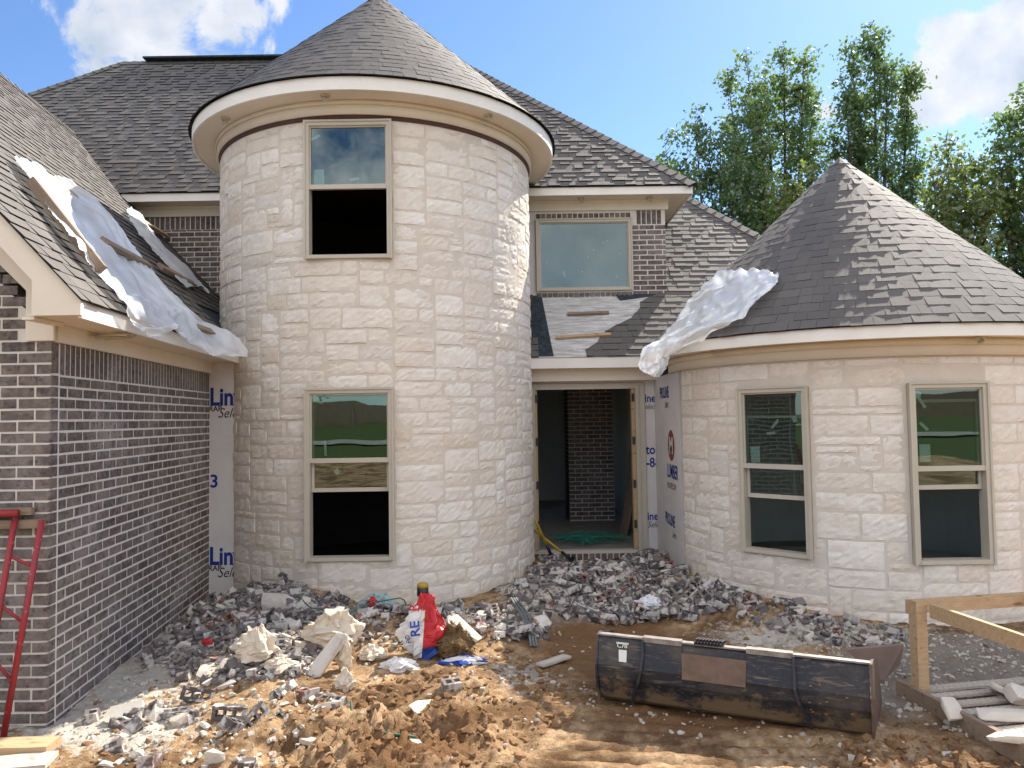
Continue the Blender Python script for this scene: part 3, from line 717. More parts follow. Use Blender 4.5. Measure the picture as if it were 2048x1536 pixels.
def turret():
    w2 = .80 / 2 / RR
    a1 = math.radians(-44)
    h = [(a1 - w2, a1 + w2, .60, 2.42), (-w2, w2, .60, 2.42), (-a1 - w2, -a1 + w2, .60, 2.42)]
    mb = MB('limestone'); stone_skin(mb, RC, RR, math.radians(-84), math.radians(110), -.18, 2.69, h, 41, .11, .100)
    wall = mb.build('stone_turret_wall', house)
    mo = MB('stone_mortar'); round_wall(mo, RC, RR + .0035, math.radians(-84.2), math.radians(110), -.2, 2.70, h); mo.build('mortar_joints', wall)
    ins = MB('drywall'); round_wall(ins, RC, RR - .12, -math.pi, math.pi, -.2, 2.9, h, .15)
    ins.add([(RC.x + 2.1 * math.cos(t * math.pi / 12), RC.y + 2.1 * math.sin(t * math.pi / 12), .1) for t in range(24)], [tuple(range(24))])
    ins.add([(RC.x + 2.1 * math.cos(t * math.pi / 12), RC.y + 2.1 * math.sin(t * math.pi / 12), 2.8) for t in range(24)], [tuple(range(24))])
    for q in h:
        for t in q[:2]:
            p = lambda r, z: (RC.x + r * math.sin(t), RC.y - r * math.cos(t), z)
            ins.quad(p(RR, q[2]), p(RR - .12, q[2]), p(RR - .12, q[3]), p(RR, q[3]))
        for z in q[2:]:
            p = lambda r, t: (RC.x + r * math.sin(t), RC.y - r * math.cos(t), z)
            ins.quad(p(RR + .003, q[0]), p(RR - .12, q[0]), p(RR - .12, q[1]), p(RR + .003, q[1]))
    ins.build('inner_wall', wall)
    er, zt, zb = 2.60, 2.985, 2.86
    f = MB('white_trim'); revolve(f, RC, [(er, zb), (er, zt), (er - .03, zt), (er - .03, zb)], math.radians(-118), math.radians(150), 110); f.build('round_fascia', house)
    s = MB('cream_trim'); revolve(s, RC, [(er - .032, zb + .012), (RR + .02, zb + .012), (RR + .02, zb + .03), (er - .032, zb + .03)], math.radians(-118), math.radians(150), 110); s.build('round_soffit', house)
    s = MB('cream_trim'); revolve(s, RC, [(RR + .055, 2.70), (RR + .055, zb + .01), (RR + .005, zb + .01), (RR + .005, 2.70)], math.radians(-100), math.radians(150), 110)
    revolve(s, RC, [(RR + .078, 2.80), (RR + .078, zb + .0095), (RR + .054, zb + .0095), (RR + .056, 2.80)], math.radians(-100), math.radians(150), 110); s.build('round_frieze', house, True)
    cone('turret_roof', RC, er + .03, zt + .004, 5.52, 61)
    return h, a1
RH, RA = turret()

def window(c, t, w_, h, mid, sash, name='window', stickers=(), fixed=False, rails=True):
    """double-hung window. c = bottom centre on the wall face, t = direction to the right seen from outside"""
    t = Vector(t).normalized(); nn = Vector((t.y, -t.x, 0)); c = Vector(c); Z = Vector((0, 0, 1))
    if nn.y > 0: nn = -nn
    fw = .052
    bx = lambda mb, x0, x1, z0, z1, d0, d1: mb.box(c + t * ((x0 + x1) / 2) + Z * ((z0 + z1) / 2) + nn * ((d0 + d1) / 2), x1 - x0, d1 - d0, z1 - z0, t, nn, Z)
    fr = MB('window_vinyl')
    bx(fr, -w_ / 2, -w_ / 2 + fw, 0, h, -.11, .03); bx(fr, w_ / 2 - fw, w_ / 2, 0, h, -.11, .03)
    bx(fr, -w_ / 2 + fw, w_ / 2 - fw, h - fw, h, -.11, .028); bx(fr, -w_ / 2 + fw, w_ / 2 - fw, 0, fw * .8, -.11, .036)
    # outer trim lip
    for s in (-1, 1): bx(fr, s * w_ / 2 - .012 if s > 0 else -w_ / 2 - .010, s * w_ / 2 + .010 if s > 0 else -w_ / 2 + .012, -.01, h + .01, .028, .043)
    bx(fr, -w_ / 2 + .012, w_ / 2 - .012, h - .012, h + .010, .0285, .0425)
    fo = fr.build(name, house)
    a = w_ / 2 - fw
    up = MB('window_vinyl')
    if not fixed:
        bx(up, -a, a, mid - .026, mid + .026, -.03, .022)
    for s in (-1, 1): bx(up, s * a - (.018 if s > 0 else 0), s * a + (.018 if s < 0 else 0), (mid + .026) if not fixed else fw * .8, h - fw - .018, -.035, .004)
    bx(up, -a, a, h - fw - .018, h - fw, -.035, .004)
    if fixed: bx(up, -a, a, fw * .8 - .001, fw * .8 + .018, -.0355, .0035)
    up.build('upper_sash', fo)
    def pane(z0, z1, dep, nm='glass_pane'):
        g = MB('window_glass'); o = c + nn * dep
        g.quad(o - t * (a - .002) + Z * z0, o + t * (a - .002) + Z * z0, o + t * (a - .002) + Z * z1, o - t * (a - .002) + Z * z1); g.build(nm, fo)
    pane((mid + .02) if not fixed else .05, h - fw - .004, -.014)
    if sash is not None:
        sh = mid - fw * .8                              # raised lower sash, its height equal to the opening
        ls = MB('window_vinyl'); b0, b1 = sash, min(sash + sh, h - fw - .03)
        bx(ls, -a + .004, a - .004, b0, b0 + .045, -.085, -.045); bx(ls, -a + .004, a - .004, b1 - .03, b1, -.085, -.045)
        for s in (-1, 1): bx(ls, s * a - (.034 if s > 0 else -.004), s * a + (.034 if s < 0 else -.004), b0 + .045, b1 - .03, -.0845, -.0455)
        ls.build('lower_sash', fo); pane(b0 + .03, b1 - .02, -.064)
    for k, (x, z, sw, shh, rot, dep) in enumerate(stickers):
        s = MB('sticker'); ax = t * math.cos(rot) + Z * math.sin(rot); az = -t * math.sin(rot) + Z * math.cos(rot)
        s.box(c + t * x + Z * z + nn * dep, sw, .002, shh, ax, nn, az); s.build('paper_sticker', fo)
    return fo
YF = TC.y - TR
window((-1.86, YF + .0, .545), (1, 0, 0), 1.00, 1.945, 1.13, .77, stickers=[(-.36, 1.80, .12, .03, -.2, -.02), (-.395, 1.84, .055, .07, .7, -.017), (-.28, 1.27, .03, .17, .05, -.02), (-.16, 1.0, .06, .06, .7, -.07)])
window((-1.86, YF + .0, 3.99), (1, 0, 0), 1.00, 1.605, .835, None, stickers=[(-.34, .96, .12, .18, 0, -.02), (-.38, 1.43, .11, .03, .45, -.02), (.07, .93, .11, .03, .18, -.02)])
for k, ang in enumerate((RA, 0.0, -RA)):
    ce = Vector((RC.x + (RR + .0) * math.sin(ang), RC.y - (RR + .0) * math.cos(ang), .60)); tv = (math.cos(ang), math.sin(ang), 0)
    st = [(-.22, 1.08, .11, .18, .03, -.02), (-.03, 1.32, .1, .03, .1, -.02), (.02, 1.42, .03, .12, -.7, -.02), (.24, 1.47, .05, .07, .3, -.018)] if k == 0 else [(-.24, 1.11, .11, .18, 0, -.02), (-.25, 1.62, .03, .12, .55, -.02), (-.24, 1.38, .03, .11, .8, -.02), (-.29, 1.70, .06, .08, -.4, -.018)]
    window(ce, tv, .79, 1.82, .955, .60 if k == 0 else .74, stickers=st)

def upper_storey():
    # brick of the upper wall
    wl = MB('brick')
    brick_run(wl, (-7.0, YU, 0), (1, 0, 0), (0, -1, 0), 0, 3.55, 3.75, 5.495, None, 71, soldier=5.26)
    lw = wl.build('upper_brick_wall', house)
    mo = MB('brick_mortar'); mo.span(-9.5, -3.42, YU + .0, YU + .1, 2.9, 5.64); mo.build('mortar_joints', lw)
    rb = MB('brick')
    brick_run(rb, (1.985, YU, 0), (1, 0, 0), (0, -1, 0), .0, .545, 4.085, 5.47, lambda u, z: z < 5.3 or .075 < u < .475, 73, soldier=5.235)
    brick_run(rb, (.43, YU, 0), (1, 0, 0), (0, -1, 0), 0, 1.545, 5.36, 5.455, None, 74, L=.07, hgt=.075)
    brick_run(rb, (.43, YU, 0), (1, 0, 0), (0, -1, 0), 0, 1.545, 4.06, 4.155, None, 75, L=.07, hgt=.075, depth=.03)
    brick_run(rb, (2.53, YU, 0), (0, 1, 0), (1, 0, 0), .06, 2.2, 4.1, 5.47, lambda u, z: z > 4.1 + u, 76, soldier=5.235)
    rw = rb.build('dormer_brick_wall', house)
    mo = MB('brick_mortar'); mo.span(1.975, 2.529, YU, YU + .1, 4.03, 5.62); mo.span(.42, 1.975, YU + .002, YU + .1, 5.34, 5.62); mo.span(.42, 1.975, YU + .002, YU + .1, 4.03, 4.165); mo.span(2.43, 2.528, YU + .1, 14.5, 3.6, 5.62); mo.build('mortar_joints', rw)
    sh = MB('house_wrap'); sh.span(-.2, .42, YU + .001, YU + .1, 4.0, 5.62); sh.build('wrapped_wall', house)
    room = MB('dark_framing')
    for a, b, c_, d in (((.2, YU + .2, 4), (2.4, YU + .2, 4), (2.4, 15, 4), (.2, 15, 4)), ((.2, YU + .1, 5.5), (2.4, YU + .1, 5.5), (2.4, 15, 5.5), (.2, 15, 5.5)), ((.2, 15, 4), (2.4, 15, 4), (2.4, 15, 5.5), (.2, 15, 5.5)), ((.2, YU + .1, 4), (.2, 15, 4), (.2, 15, 5.5), (.2, YU + .1, 5.5)), ((2.4, YU + .1, 4), (2.4, 15, 4), (2.4, 15, 5.5), (2.4, YU + .1, 5.5))): room.quad(a, b, c_, d)
    room.build('inner_wall', rw)
    R2 = random.Random(5)
    st = [(R2.uniform(-.65, .65), R2.uniform(.15, .85), .022, .022, .7, -.02) for _ in range(8)] + [(-.33, .28, .025, .10, .3, -.02)]
    window((1.205, YU, 4.168), (1, 0, 0), 1.545, 1.172, .5, None, stickers=st, fixed=True)
    # frieze, soffit, fascia of the main eave
    fr = MB('cream_trim'); fr.span(-9.5, 2.575, YU - .03, YU - .003, 5.475, 5.645); fr.span(-9.5, 2.59, YU - .05, YU - .028, 5.595, 5.64); fr.span(2.532, 2.58, YU - .0295, 14.9, 5.476, 5.644); fr.build('frieze_board', house)
    sf = MB('cream_trim'); sf.span(-12.2, 2.87, YE + .024, YU + .05, 5.642, 5.662); sf.span(2.55, 2.87, YU + .051, 17, 5.642, 5.662); sf.build('eave_soffit', house)
    fa = MB('white_trim'); fa.span(-12.3, 2.90, YE, YE + .022, 5.628, 5.752); fa.span(2.876, 2.90, YE + .0225, 19.9, 5.628, 5.752); fa.build('eave_fascia', house)
    # hip roof
    xl, xr = -12.35, 2.93; yr, zr = YE - .03 + 4.1, ZE + 4.1; y0 = YE - .03
    S2 = math.sqrt(2); nf = Vector((0, -1, 1)).normalized()
    P = lambda u, v, h: Vector((u, y0 + v / S2, ZE + v / S2)) + nf * h
    mb = MB('shingle', 'asphalt_edge'); shingle_tabs(mb, P, 0, 4.1 * S2, lambda v: [(xl + v / S2, xr - v / S2)], .145, 81, tk=.023, tt=.004)
    nr = Vector((1, 0, 1)).normalized()
    P2 = lambda u, v, h: Vector((xr - v / S2, u, ZE + v / S2)) + nr * h
    shingle_tabs(mb, P2, 0, 4.1 * S2, lambda v: [(y0 + v / S2, y0 + 8.2 - v / S2)], .145, 82)
    roof = mb.build('main_roof', house)
    dk = MB('felt_paper'); z0 = ZE - .004
    dk.add([(xl, y0, z0), (xr, y0, z0), (xr, y0 + 8.2, z0), (xl, y0 + 8.2, z0), (xl + 4.1, yr, zr - .01), (xr - 4.1, yr, zr - .01)], [(0, 1, 5, 4), (1, 2, 5), (2, 3, 4, 5), (3, 0, 4)]); dk.build('roof_deck', roof)
    hc = MB('shingle', 'asphalt_edge')
    cap_row(hc, (xr, y0, ZE), (xr - 4.1, yr, zr), nf, nr, seed=1); hc.build('hip_cap', roof); hc = MB('shingle', 'asphalt_edge'); cap_row(hc, (xl, y0, ZE), (xl + 4.1, yr, zr), nf, (-1, 0, 1), seed=2); hc.build('hip_cap', roof)
    rv = MB('shingle', 'asphalt_edge'); cap_row(rv, (xl + 4.1, yr, zr), (xr - 4.1, yr, zr), nf, (0, 1, 1), seed=3); rv.build('ridge_cap', roof)
    v = MB('felt_paper'); v.span(xl + 4.6, xr - 4.3, yr - .16, yr + .16, zr + .03, zr + .066); v.build('ridge_vent', roof)
    # outer walls at the back; unseen gap added to let sun into the hall
    bw = MB('brick_mortar'); bw.span(-10.3, 1.2, 19.4, 19.5, -.1, 5.7); bw.span(2.6, 6.3, 19.4, 19.5, -.1, 5.7); bw.span(1.2, 2.6, 19.4, 19.5, 2.7, 5.7); bw.span(-10.35, -10.25, 5.5, 19.4, -.1, 2.95); bw.span(6.2, 6.3, 12, 19.4, -.1, 3.0); bw.span(2.5, 2.6, 14.5, 19.4, 3, 5.6); bw.build('rear_wall', house)
upper_storey()

LN = Vector((0, -1, 1)).normalized()
def low_roof():
    y0 = YL - .02; S2 = math.sqrt(2); z0 = ZL
    P = lambda u, v, h: Vector((u, y0 + v / S2, z0 + v / S2)) + LN * h
    hipx = lambda v: 6.75 - v / S2
    vw = (YU - y0) * S2
    R = random.Random(4); steps = {}
    def left_edge(v):
        k = int(v / .145)
        if k not in steps: steps[k] = 1.06 + (v / vw) * 1.25 + R.uniform(-.10, .10) + (.10 if k == 0 else 0)
        return steps[k]
    def iv(v):
        if v < vw: return [(left_edge(v), hipx(v))]
        return [(2.54, hipx(v))]
    mb = MB('shingle', 'asphalt_edge'); shingle_tabs(mb, P, 0, 3.4 * S2, iv, .145, 91)
    # a couple of loose rows beside the tower wall
    shingle_tabs(mb, P, 0, .42, lambda v: [(.20, .40)], .145, 92)
    roof = mb.build('low_roof', house)
    dk = MB('bare_decking')
    v_ = 0
    while v_ < vw - .02:
        v2 = min(v_ + .30, vw)
        a, b, c_, d = P(.02, v_ + .003, -.006), P(2.6, v_ + .003, -.006), P(2.6, v2, -.006), P(.02, v2, -.006)
        dk.add([a, b, c_, d] + [Vector(p) - LN * .02 for p in (a, b, c_, d)], [(0, 1, 2, 3), (4, 5, 1, 0), (3, 2, 6, 7)]); v_ = v2
    dk.build('bare_deck', roof)
    d2 = MB('felt_paper'); d2.add([P(.0, 0, -.03), P(6.75, 0, -.03), P(6.75 - 3.4, 3.4 * S2, -.03), P(.0, 3.4 * S2, -.03)], [(0, 1, 2, 3)])
    d2.add([Vector((6.75, y0, z0 - .03)), Vector((6.75, 19, z0 - .03)), Vector((6.75 - 3.4, 17, z0 + 3.37)), Vector((6.75 - 3.4, y0 + 3.4, z0 + 3.37))], [(0, 1, 2, 3)]); d2.build('roof_deck', roof)
    fp = MB('felt_paper'); fp.add([P(.15, .02, .001), P(.62, .02, .001), P(.50, vw, .001), P(.12, vw, .001)], [(0, 1, 2, 3)]); fp.build('underlayment_strip', roof)
    mp = MB('maroon_paper'); mp.add([P(.10, vw - .16, .012), P(.36, vw - .18, .010), P(.36, vw + .01, .012), P(.10, vw + .01, .012)], [(0, 1, 2, 3)]); mp.build('flashing_scrap', roof)
    tp = MB('felt_paper')
    tp.prism([P(1.75, vw - .17, .003), P(2.35, vw - .05, .003), P(2.50, vw - .01, .003), P(1.70, vw - .01, .003)], LN * .004); tp.build('underlayment_scrap', roof)
    hc = MB('shingle', 'asphalt_edge'); cap_row(hc, (6.75, y0, z0), (6.75 - 3.4, y0 + 3.4, z0 + 3.4), LN, (1, 0, 1), seed=7); hc.build('hip_cap', roof)
    fa = MB('white_trim'); fa.span(.22, 2.05, YL, YL + .022, 2.845, 3.0); fa.build('eave_fascia', house)
    sf = MB('cream_trim'); sf.span(.0, 2.3, YL + .023, YD, 2.852, 2.87); sf.build('eave_soffit', house)
    fr = MB('cream_trim'); fr.span(.26, 2.165, YL + .20, YL + .225, 2.665, 2.851); fr.build('frieze_board', house)
    so_ = MB('cream_trim'); so_.span(.26, 2.165, YL + .2255, YD + .01, 2.668, 2.69); so_.build('porch_ceiling', house)
    # door wall
    wr = MB('house_wrap'); wr.span(2.0, 2.155, YD, YD + .08, -.2, 2.667); wr.span(-.2, .262, YD, YD + .08, -.2, 2.667); wr.span(.262, 2.0, YD + .001, YD + .08, 2.635, 2.667); door_wall = wr.build('wrapped_wall', house)
    wr = MB('house_wrap'); wr.span(2.158, 2.24, 9.70, YD, -.2, 2.70); side = wr.build('wrapped_side_wall', house)
    df = MB('window_vinyl')
    df.span(.265, .34, YD - .03, YD + .12, GZ - .02, 2.63); df.span(1.86, 1.997, YD - .03, YD + .05, GZ - .02, 2.63); df.span(.34, 1.86, YD - .029, YD + .12, 2.545, 2.63)
    df.span(1.90, 1.915, YD - .045, YD - .028, GZ, 2.60); frame = df.build('door_frame', house)
    for a_, b_ in ((1.80, 1.859), (.341, .375)):
        jm = MB('fresh_lumber'); jm.span(a_, b_, YD + .0, YD + .12, GZ, 2.544); jm.build('door_jamb', frame)
    for x in (.365, 1.825):
        for z in (.45, 1.05, 1.70, 2.35):
            hg = MB('black_steel'); hg.span(x - .02, x + .02, YD - .012, YD + .04, z, z + .12); hg.build('hinge', frame)
    st = MB('brick'); brick_run(st, (.30, YD - .035, 0), (1, 0, 0), (0, -1, 0), 0, 1.55, GZ - .155, GZ - .04, None, 101, L=.075, hgt=.10)
    brick_run(st, (.30, YD - .035, 0), (1, 0, 0), (0, -1, 0), 0, 1.55, GZ - .36, GZ - .165, None, 102)
    stp = st.build('brick_step', house)
    mo = MB('stone_mortar'); mo.span(.2, 2.0, YD - .034, YD + .12, -.4, GZ - .012); mo.build('mortar_joints', stp)
    # the hall behind the door
    fl = MB('concrete'); fl.span(-1.2, 5.0, YD + .121, 18.5, -.3, GZ - .02); fl.build('hall_floor', house)
    ha = MB('drywall'); ha.span(-1.3, -1.2, YD + .1, 18.5, 0, 2.9); ha.span(-1.2, 1.45, 18.3, 18.4, 0, 2.9); ha.span(2.15, 4.6, 18.3, 18.4, 0, 2.9); ha.span(1.45, 2.15, 18.3, 18.4, 0, .7); ha.span(1.45, 2.15, 18.3, 18.4, 2.45, 2.9); ha.span(-1.2, 4.6, YD + .1, 18.3, 2.85, 2.92); ha.span(2.2, 2.3, YD + .161, 18.3, 0, 2.85); ha.span(.0, .26, YD + .082, YD + .16, 0, 2.85); ha.span(2.0, 2.2, YD + .082, YD + .16, 0, 2.85); ha.build('hall_wall', house)  # unseen window opening added in the back wall to brighten the hall
    return door_wall, side
door_wall, side_wall = low_roof()

def brick_pillar():
    x0, x1, y0, y1 = 1.08, 1.95, 14.6, 15.6
    mb = MB('brick')
    brick_run(mb, (x0, y0, 0), (1, 0, 0), (0, -1, 0), 0, x1 - x0, GZ, 2.84, None, 111)
    brick_run(mb, (x0, y1, 0), (0, -1, 0), (-1, 0, 0), 0, y1 - y0, GZ, 2.84, None, 112)
    o = mb.build('brick_chimney', house)
    mo = MB('brick_mortar'); mo.span(x0 + .001, x1, y0 + .001, y1, GZ - .1, 2.85); mo.build('mortar_joints', o)
brick_pillar()

def wiring():
    R = random.Random(12)
    def at_round(C, r, deg, z): t = math.radians(deg); return Vector((C.x + r * math.sin(t), C.y - r * math.cos(t), z))
    spots = [at_round(TC, 2.34, d, 5.823) for d in (-42, -5, 44)] + [Vector((2.25, YE + .2, 5.638)), at_round(RC, 2.44, -58, 2.868), at_round(RC, 2.44, 6, 2.868), Vector((xe(6.0) - .16, 6.0, 2.858)), Vector((1.15, YE + .2, 5.638))][:7]
    for k, p in enumerate(spots):
        mb = MB('window_vinyl'); mb.tube([p + Vector((0, 0, .01)), p - Vector((0, 0, .014))], .055, 12)
        n_ = 3 if k != 6 else 4
        for a in range(n_):
            t0 = R.uniform(0, 6.28); pts = [p.copy()]; rr = .03 if k != 6 else .05
            for q in range(1, 7):
                t0 += R.uniform(.3, 1.1); pts.append(p + Vector((math.cos(t0) * rr * (1 + (q * .5 if k == 6 else 0)) , math.sin(t0) * rr * (.8 + (q * .5 if k == 6 else 0)), -.012 * q if k != 6 else -.006 * q)))
            mb.tube(pts, .010, 6)
        mb.build('light_wiring', house, True)
wiring()

# ------------------------------------------------------------------ printed lettering
def lettering(txt, origin, ax, az, size, mat, parent, bold=0.0, shear=0.0, squeeze=1.0, name='lettering', clip=None):
    cu = bpy.data.curves.new('txt', 'FONT'); cu.body = txt; cu.size = 1.0; cu.offset = bold; cu.shear = shear; cu.resolution_u = 3
    tmp = bpy.data.objects.new('txt', cu); COL.objects.link(tmp)
    dg = bpy.context.evaluated_depsgraph_get(); dg.update(); me = bpy.data.meshes.new_from_object(tmp.evaluated_get(dg))
    bpy.data.objects.remove(tmp); bpy.data.curves.remove(cu)
    ax = Vector(ax).normalized(); az = Vector(az).normalized(); o = Vector(origin)
    bm = bmesh.new(); bm.from_mesh(me)
    if clip:
        for side, lim in ((-1, clip[0]), (1, clip[1])):
            g = bm.verts[:] + bm.edges[:] + bm.faces[:]
            bmesh.ops.bisect_plane(bm, geom=g, plane_co=(lim / (size * squeeze), 0, 0), plane_no=(side, 0, 0), clear_outer=True)
    for v in bm.verts: v.co = o + ax * (v.co.x * size * squeeze) + az * (v.co.y * size)
    bm.to_mesh(me); bm.free(); me.name = name
    me.materials.clear(); me.materials.append(MAT[mat])
    ob = bpy.data.objects.new(name, me); COL.objects.link(ob); ob.parent = parent; return ob
X_, Z_ = (1, 0, 0), (0, 0, 1)
def wrap_text():
    y = 9.2165
    for zb in (2.34, .40):
        p = at_y(418, 817, 9.2); p.z = zb
        lettering('Linx', (p.x, y, zb), X_, Z_, .30, 'blue_ink', strip_wall, .03, 0, .82, clip=(-.02, .34))
        lettering('RAP', (p.x - .01, y, zb - .075), X_, Z_, .09, 'black_ink', strip_wall, .02)
        lettering('Select', (p.x + .10, y, zb - .155), X_, Z_, .17, 'black_ink', strip_wall, 0, .35, .85, clip=(0, .26))
    p = at_y(410, 975, 9.2); lettering('33', (p.x - .06, y, p.z), X_, Z_, .22, 'blue_ink', strip_wall, .02, clip=(.05, .4))
    y = YD - .003
    for px, py, t, sz, mt, sh in ((1284, 804, 'ine', .17, 'blue_ink', 0), (1284, 818, 'elect', .11, 'black_ink', .3), (1286, 908, 'tor', .20, 'blue_ink', 0), (1288, 934, '-8-433', .20, 'blue_ink', 0), (1290, 1040, 'inex', .17, 'blue_ink', 0), (1290, 1055, 'Select', .13, 'black_ink', .3)):
        p = at_y(px, py, YD); lettering(t, (max(p.x, 2.004), y, p.z), X_, Z_, sz, mt, door_wall, .02 if mt == 'blue_ink' else 0, sh, .8, clip=(0, .148))
    xs = 2.1545; dn = (0, -1, 0)
    for z, t, sz, mt, y0 in ((2.38, 'PROLINE', .22, 'blue_ink', 10.95), (1.28, 'LUMBER', .26, 'blue_ink', 10.55), (1.13, 'BUILDERS.COM', .11, 'black_ink', 10.55), (.62, 'PROLINE', .22, 'blue_ink', 10.75), (2.24, 'Select', .13, 'black_ink', 10.6), (.48, 'Select', .13, 'black_ink', 10.3)):
        lettering(t, (xs, y0, z), dn, Z_, sz, mt, side_wall, .02 if mt != 'black_ink' else 0, .3 if t == 'Select' else 0, .72)
    c = MB('red_ink'); k = 28; cy, cz = 10.25, 1.72
    c.add([(xs + .0005, cy + .21 * math.cos(2 * math.pi * i / k), cz + .21 * math.sin(2 * math.pi * i / k)) for i in range(k)], [tuple(range(k))]); c.build('round_emblem', side_wall)
    lettering('M', (xs - .001, cy + .13, cz - .11), dn, Z_, .32, 'house_wrap', side_wall, .03)
wrap_text()

# ------------------------------------------------------------------ plastic sheets and loose boards on the roofs
def sheet(name, rows, label, nu=46, nv=60, amp=.022, seed=1, cat='plastic sheet'):
    """draped film through rows of world points (each row goes from the left to the right edge)"""
    def spl(pts, t):
        pts = np.array([list(p) for p in pts]); k = len(pts) - 1; x = np.clip(t, 0, 1) * k; i = np.clip(np.floor(x).astype(int), 0, k - 1); f = (x - i)[:, None]
        g = lambda j: pts[np.clip(j, 0, k)]
        p0, p1, p2, p3 = g(i - 1), g(i), g(i + 1), g(i + 2)
        return .5 * (2 * p1 + (p2 - p0) * f + (2 * p0 - 5 * p1 + 4 * p2 - p3) * f ** 2 + (3 * p1 - p0 - 3 * p2 + p3) * f ** 3)
    u = np.linspace(0, 1, nu); v = np.linspace(0, 1, nv)
    A = np.stack([spl(r_, u) for r_ in rows])                  # rows x nu x 3
    G = np.stack([spl(A[:, j], v) for j in range(nu)], 1)      # nv x nu x 3
    du = np.gradient(G, axis=1); dv = np.gradient(G, axis=0); nn = np.cross(du, dv); nn /= np.linalg.norm(nn, axis=-1, keepdims=True) + 1e-9
    if nn[..., 2].mean() < 0: nn = -nn
    UU, VV = np.meshgrid(u, v)
    wr = 1.1 * np.abs(fbm(UU * 5 - VV * 6 + seed, UU * 2 + VV * 2.5 + seed, seed + 3, 2)) + fbm(UU * 7 + VV * 3 + seed, VV * 3 + seed * 3, seed, 2, .5) + 1.0 * np.abs(fbm(UU * 11 + VV * 4, VV * 2 + seed, seed + 5, 2)) + .30 * np.abs(fbm(UU * 22 - VV * 12, VV * 11, seed + 9, 1)) + .8 * np.clip(.16 - np.abs(fbm(UU * 4 + VV * 7 + 3 * seed, VV * 2.2 - UU * 3, seed + 7, 2)), 0, 1) * 3.2
    G = G + nn * (amp * (wr + .45))[..., None]
    edge = np.minimum(np.minimum(UU, 1 - UU), np.minimum(VV, 1 - VV))
    G = G + (rng.normal(0, .004, G.shape)) * (edge < .004)[..., None]
    me = MB('plastic_film'); i = np.arange(nu * nv).reshape(nv, nu)
    q = np.stack([i[:-1, :-1], i[:-1, 1:], i[1:, 1:], i[1:, :-1]], -1).reshape(-1, 4)
    me.add(G.reshape(-1, 3), [tuple(x) for x in q.tolist()])
    o = me.build(name, None, True); tag(o, label, cat); return o
def on_wing(px, py, h=.03): return at_pl(px, py, wing_p + wing_n * h, wing_n)
def hang(px, py, o=.05):
    nv = Vector((1, -SK, 0)).normalized(); return at_pl(px, py, Vector((xe(5) + .0, 5, 2.9)) + nv * o, nv)
def wing_cover():
    rows = [[on_wing(18, 320), on_wing(45, 330), on_wing(85, 352), on_wing(120, 368)],
            [on_wing(52, 372), on_wing(95, 380), on_wing(140, 395), on_wing(185, 405)],
            [on_wing(85, 425), on_wing(140, 440), on_wing(205, 450), on_wing(238, 470)],
            [on_wing(120, 480), on_wing(190, 500), on_wing(250, 520), on_wing(290, 545)],
            [on_wing(165, 530), on_wing(235, 555), on_wing(300, 585), on_wing(335, 590)],
            [on_wing(195, 560), on_wing(280, 610), on_wing(345, 625), on_wing(390, 640)],
            [on_wing(235, 610), on_wing(300, 640), on_wing(365, 645), on_wing(425, 655)],
            [hang(262, 652, .04), hang(330, 662, .07), hang(390, 690, .06), hang(468, 690, .05)],
            [hang(285, 672, .05), hang(350, 670, .10), hang(405, 712, .08), hang(474, 712, .06)]]
    sheet('plastic_sheet', rows, 'long torn clear plastic sheet draped over roof and gutter left of the tower', seed=2, amp=.062, nu=70, nv=110)
    rows = [[on_wing(248, 425, .05), on_wing(262, 418, .08), on_wing(280, 432, .05)], [on_wing(262, 450, .05), on_wing(285, 450, .07), on_wing(300, 462, .05)], [on_wing(290, 490, .05), on_wing(310, 485, .06), on_wing(330, 500, .05)], [on_wing(325, 530, .04), on_wing(355, 525, .06), on_wing(375, 540, .04)], [on_wing(365, 580, .03), on_wing(395, 575, .05), on_wing(415, 590, .03)]]
    sheet('plastic_sheet', rows, 'narrow crumpled strip of clear plastic caught under the short boards by the roof valley', nu=20, nv=40, seed=5, amp=.03)
wing_cover()
def cone_pt(px, py, h=.04):
    """point where the line of sight meets the turret roof"""
    C, r0, z0, za = RC, 2.63 + h, 2.99 + h * .4, 5.52 + h
    d = ray(px, py); k = r0 / (za - z0)
    ox, oy, oz = -C.x, -C.y, EYE - za
    a = d.x ** 2 + d.y ** 2 - (k * d.z) ** 2; b = 2 * (ox * d.x + oy * d.y - k * k * oz * d.z); c = ox * ox + oy * oy - (k * oz) ** 2
    D = max(0, b * b - 4 * a * c); t = (-b - math.sqrt(D)) / (2 * a); return E0 + d * t
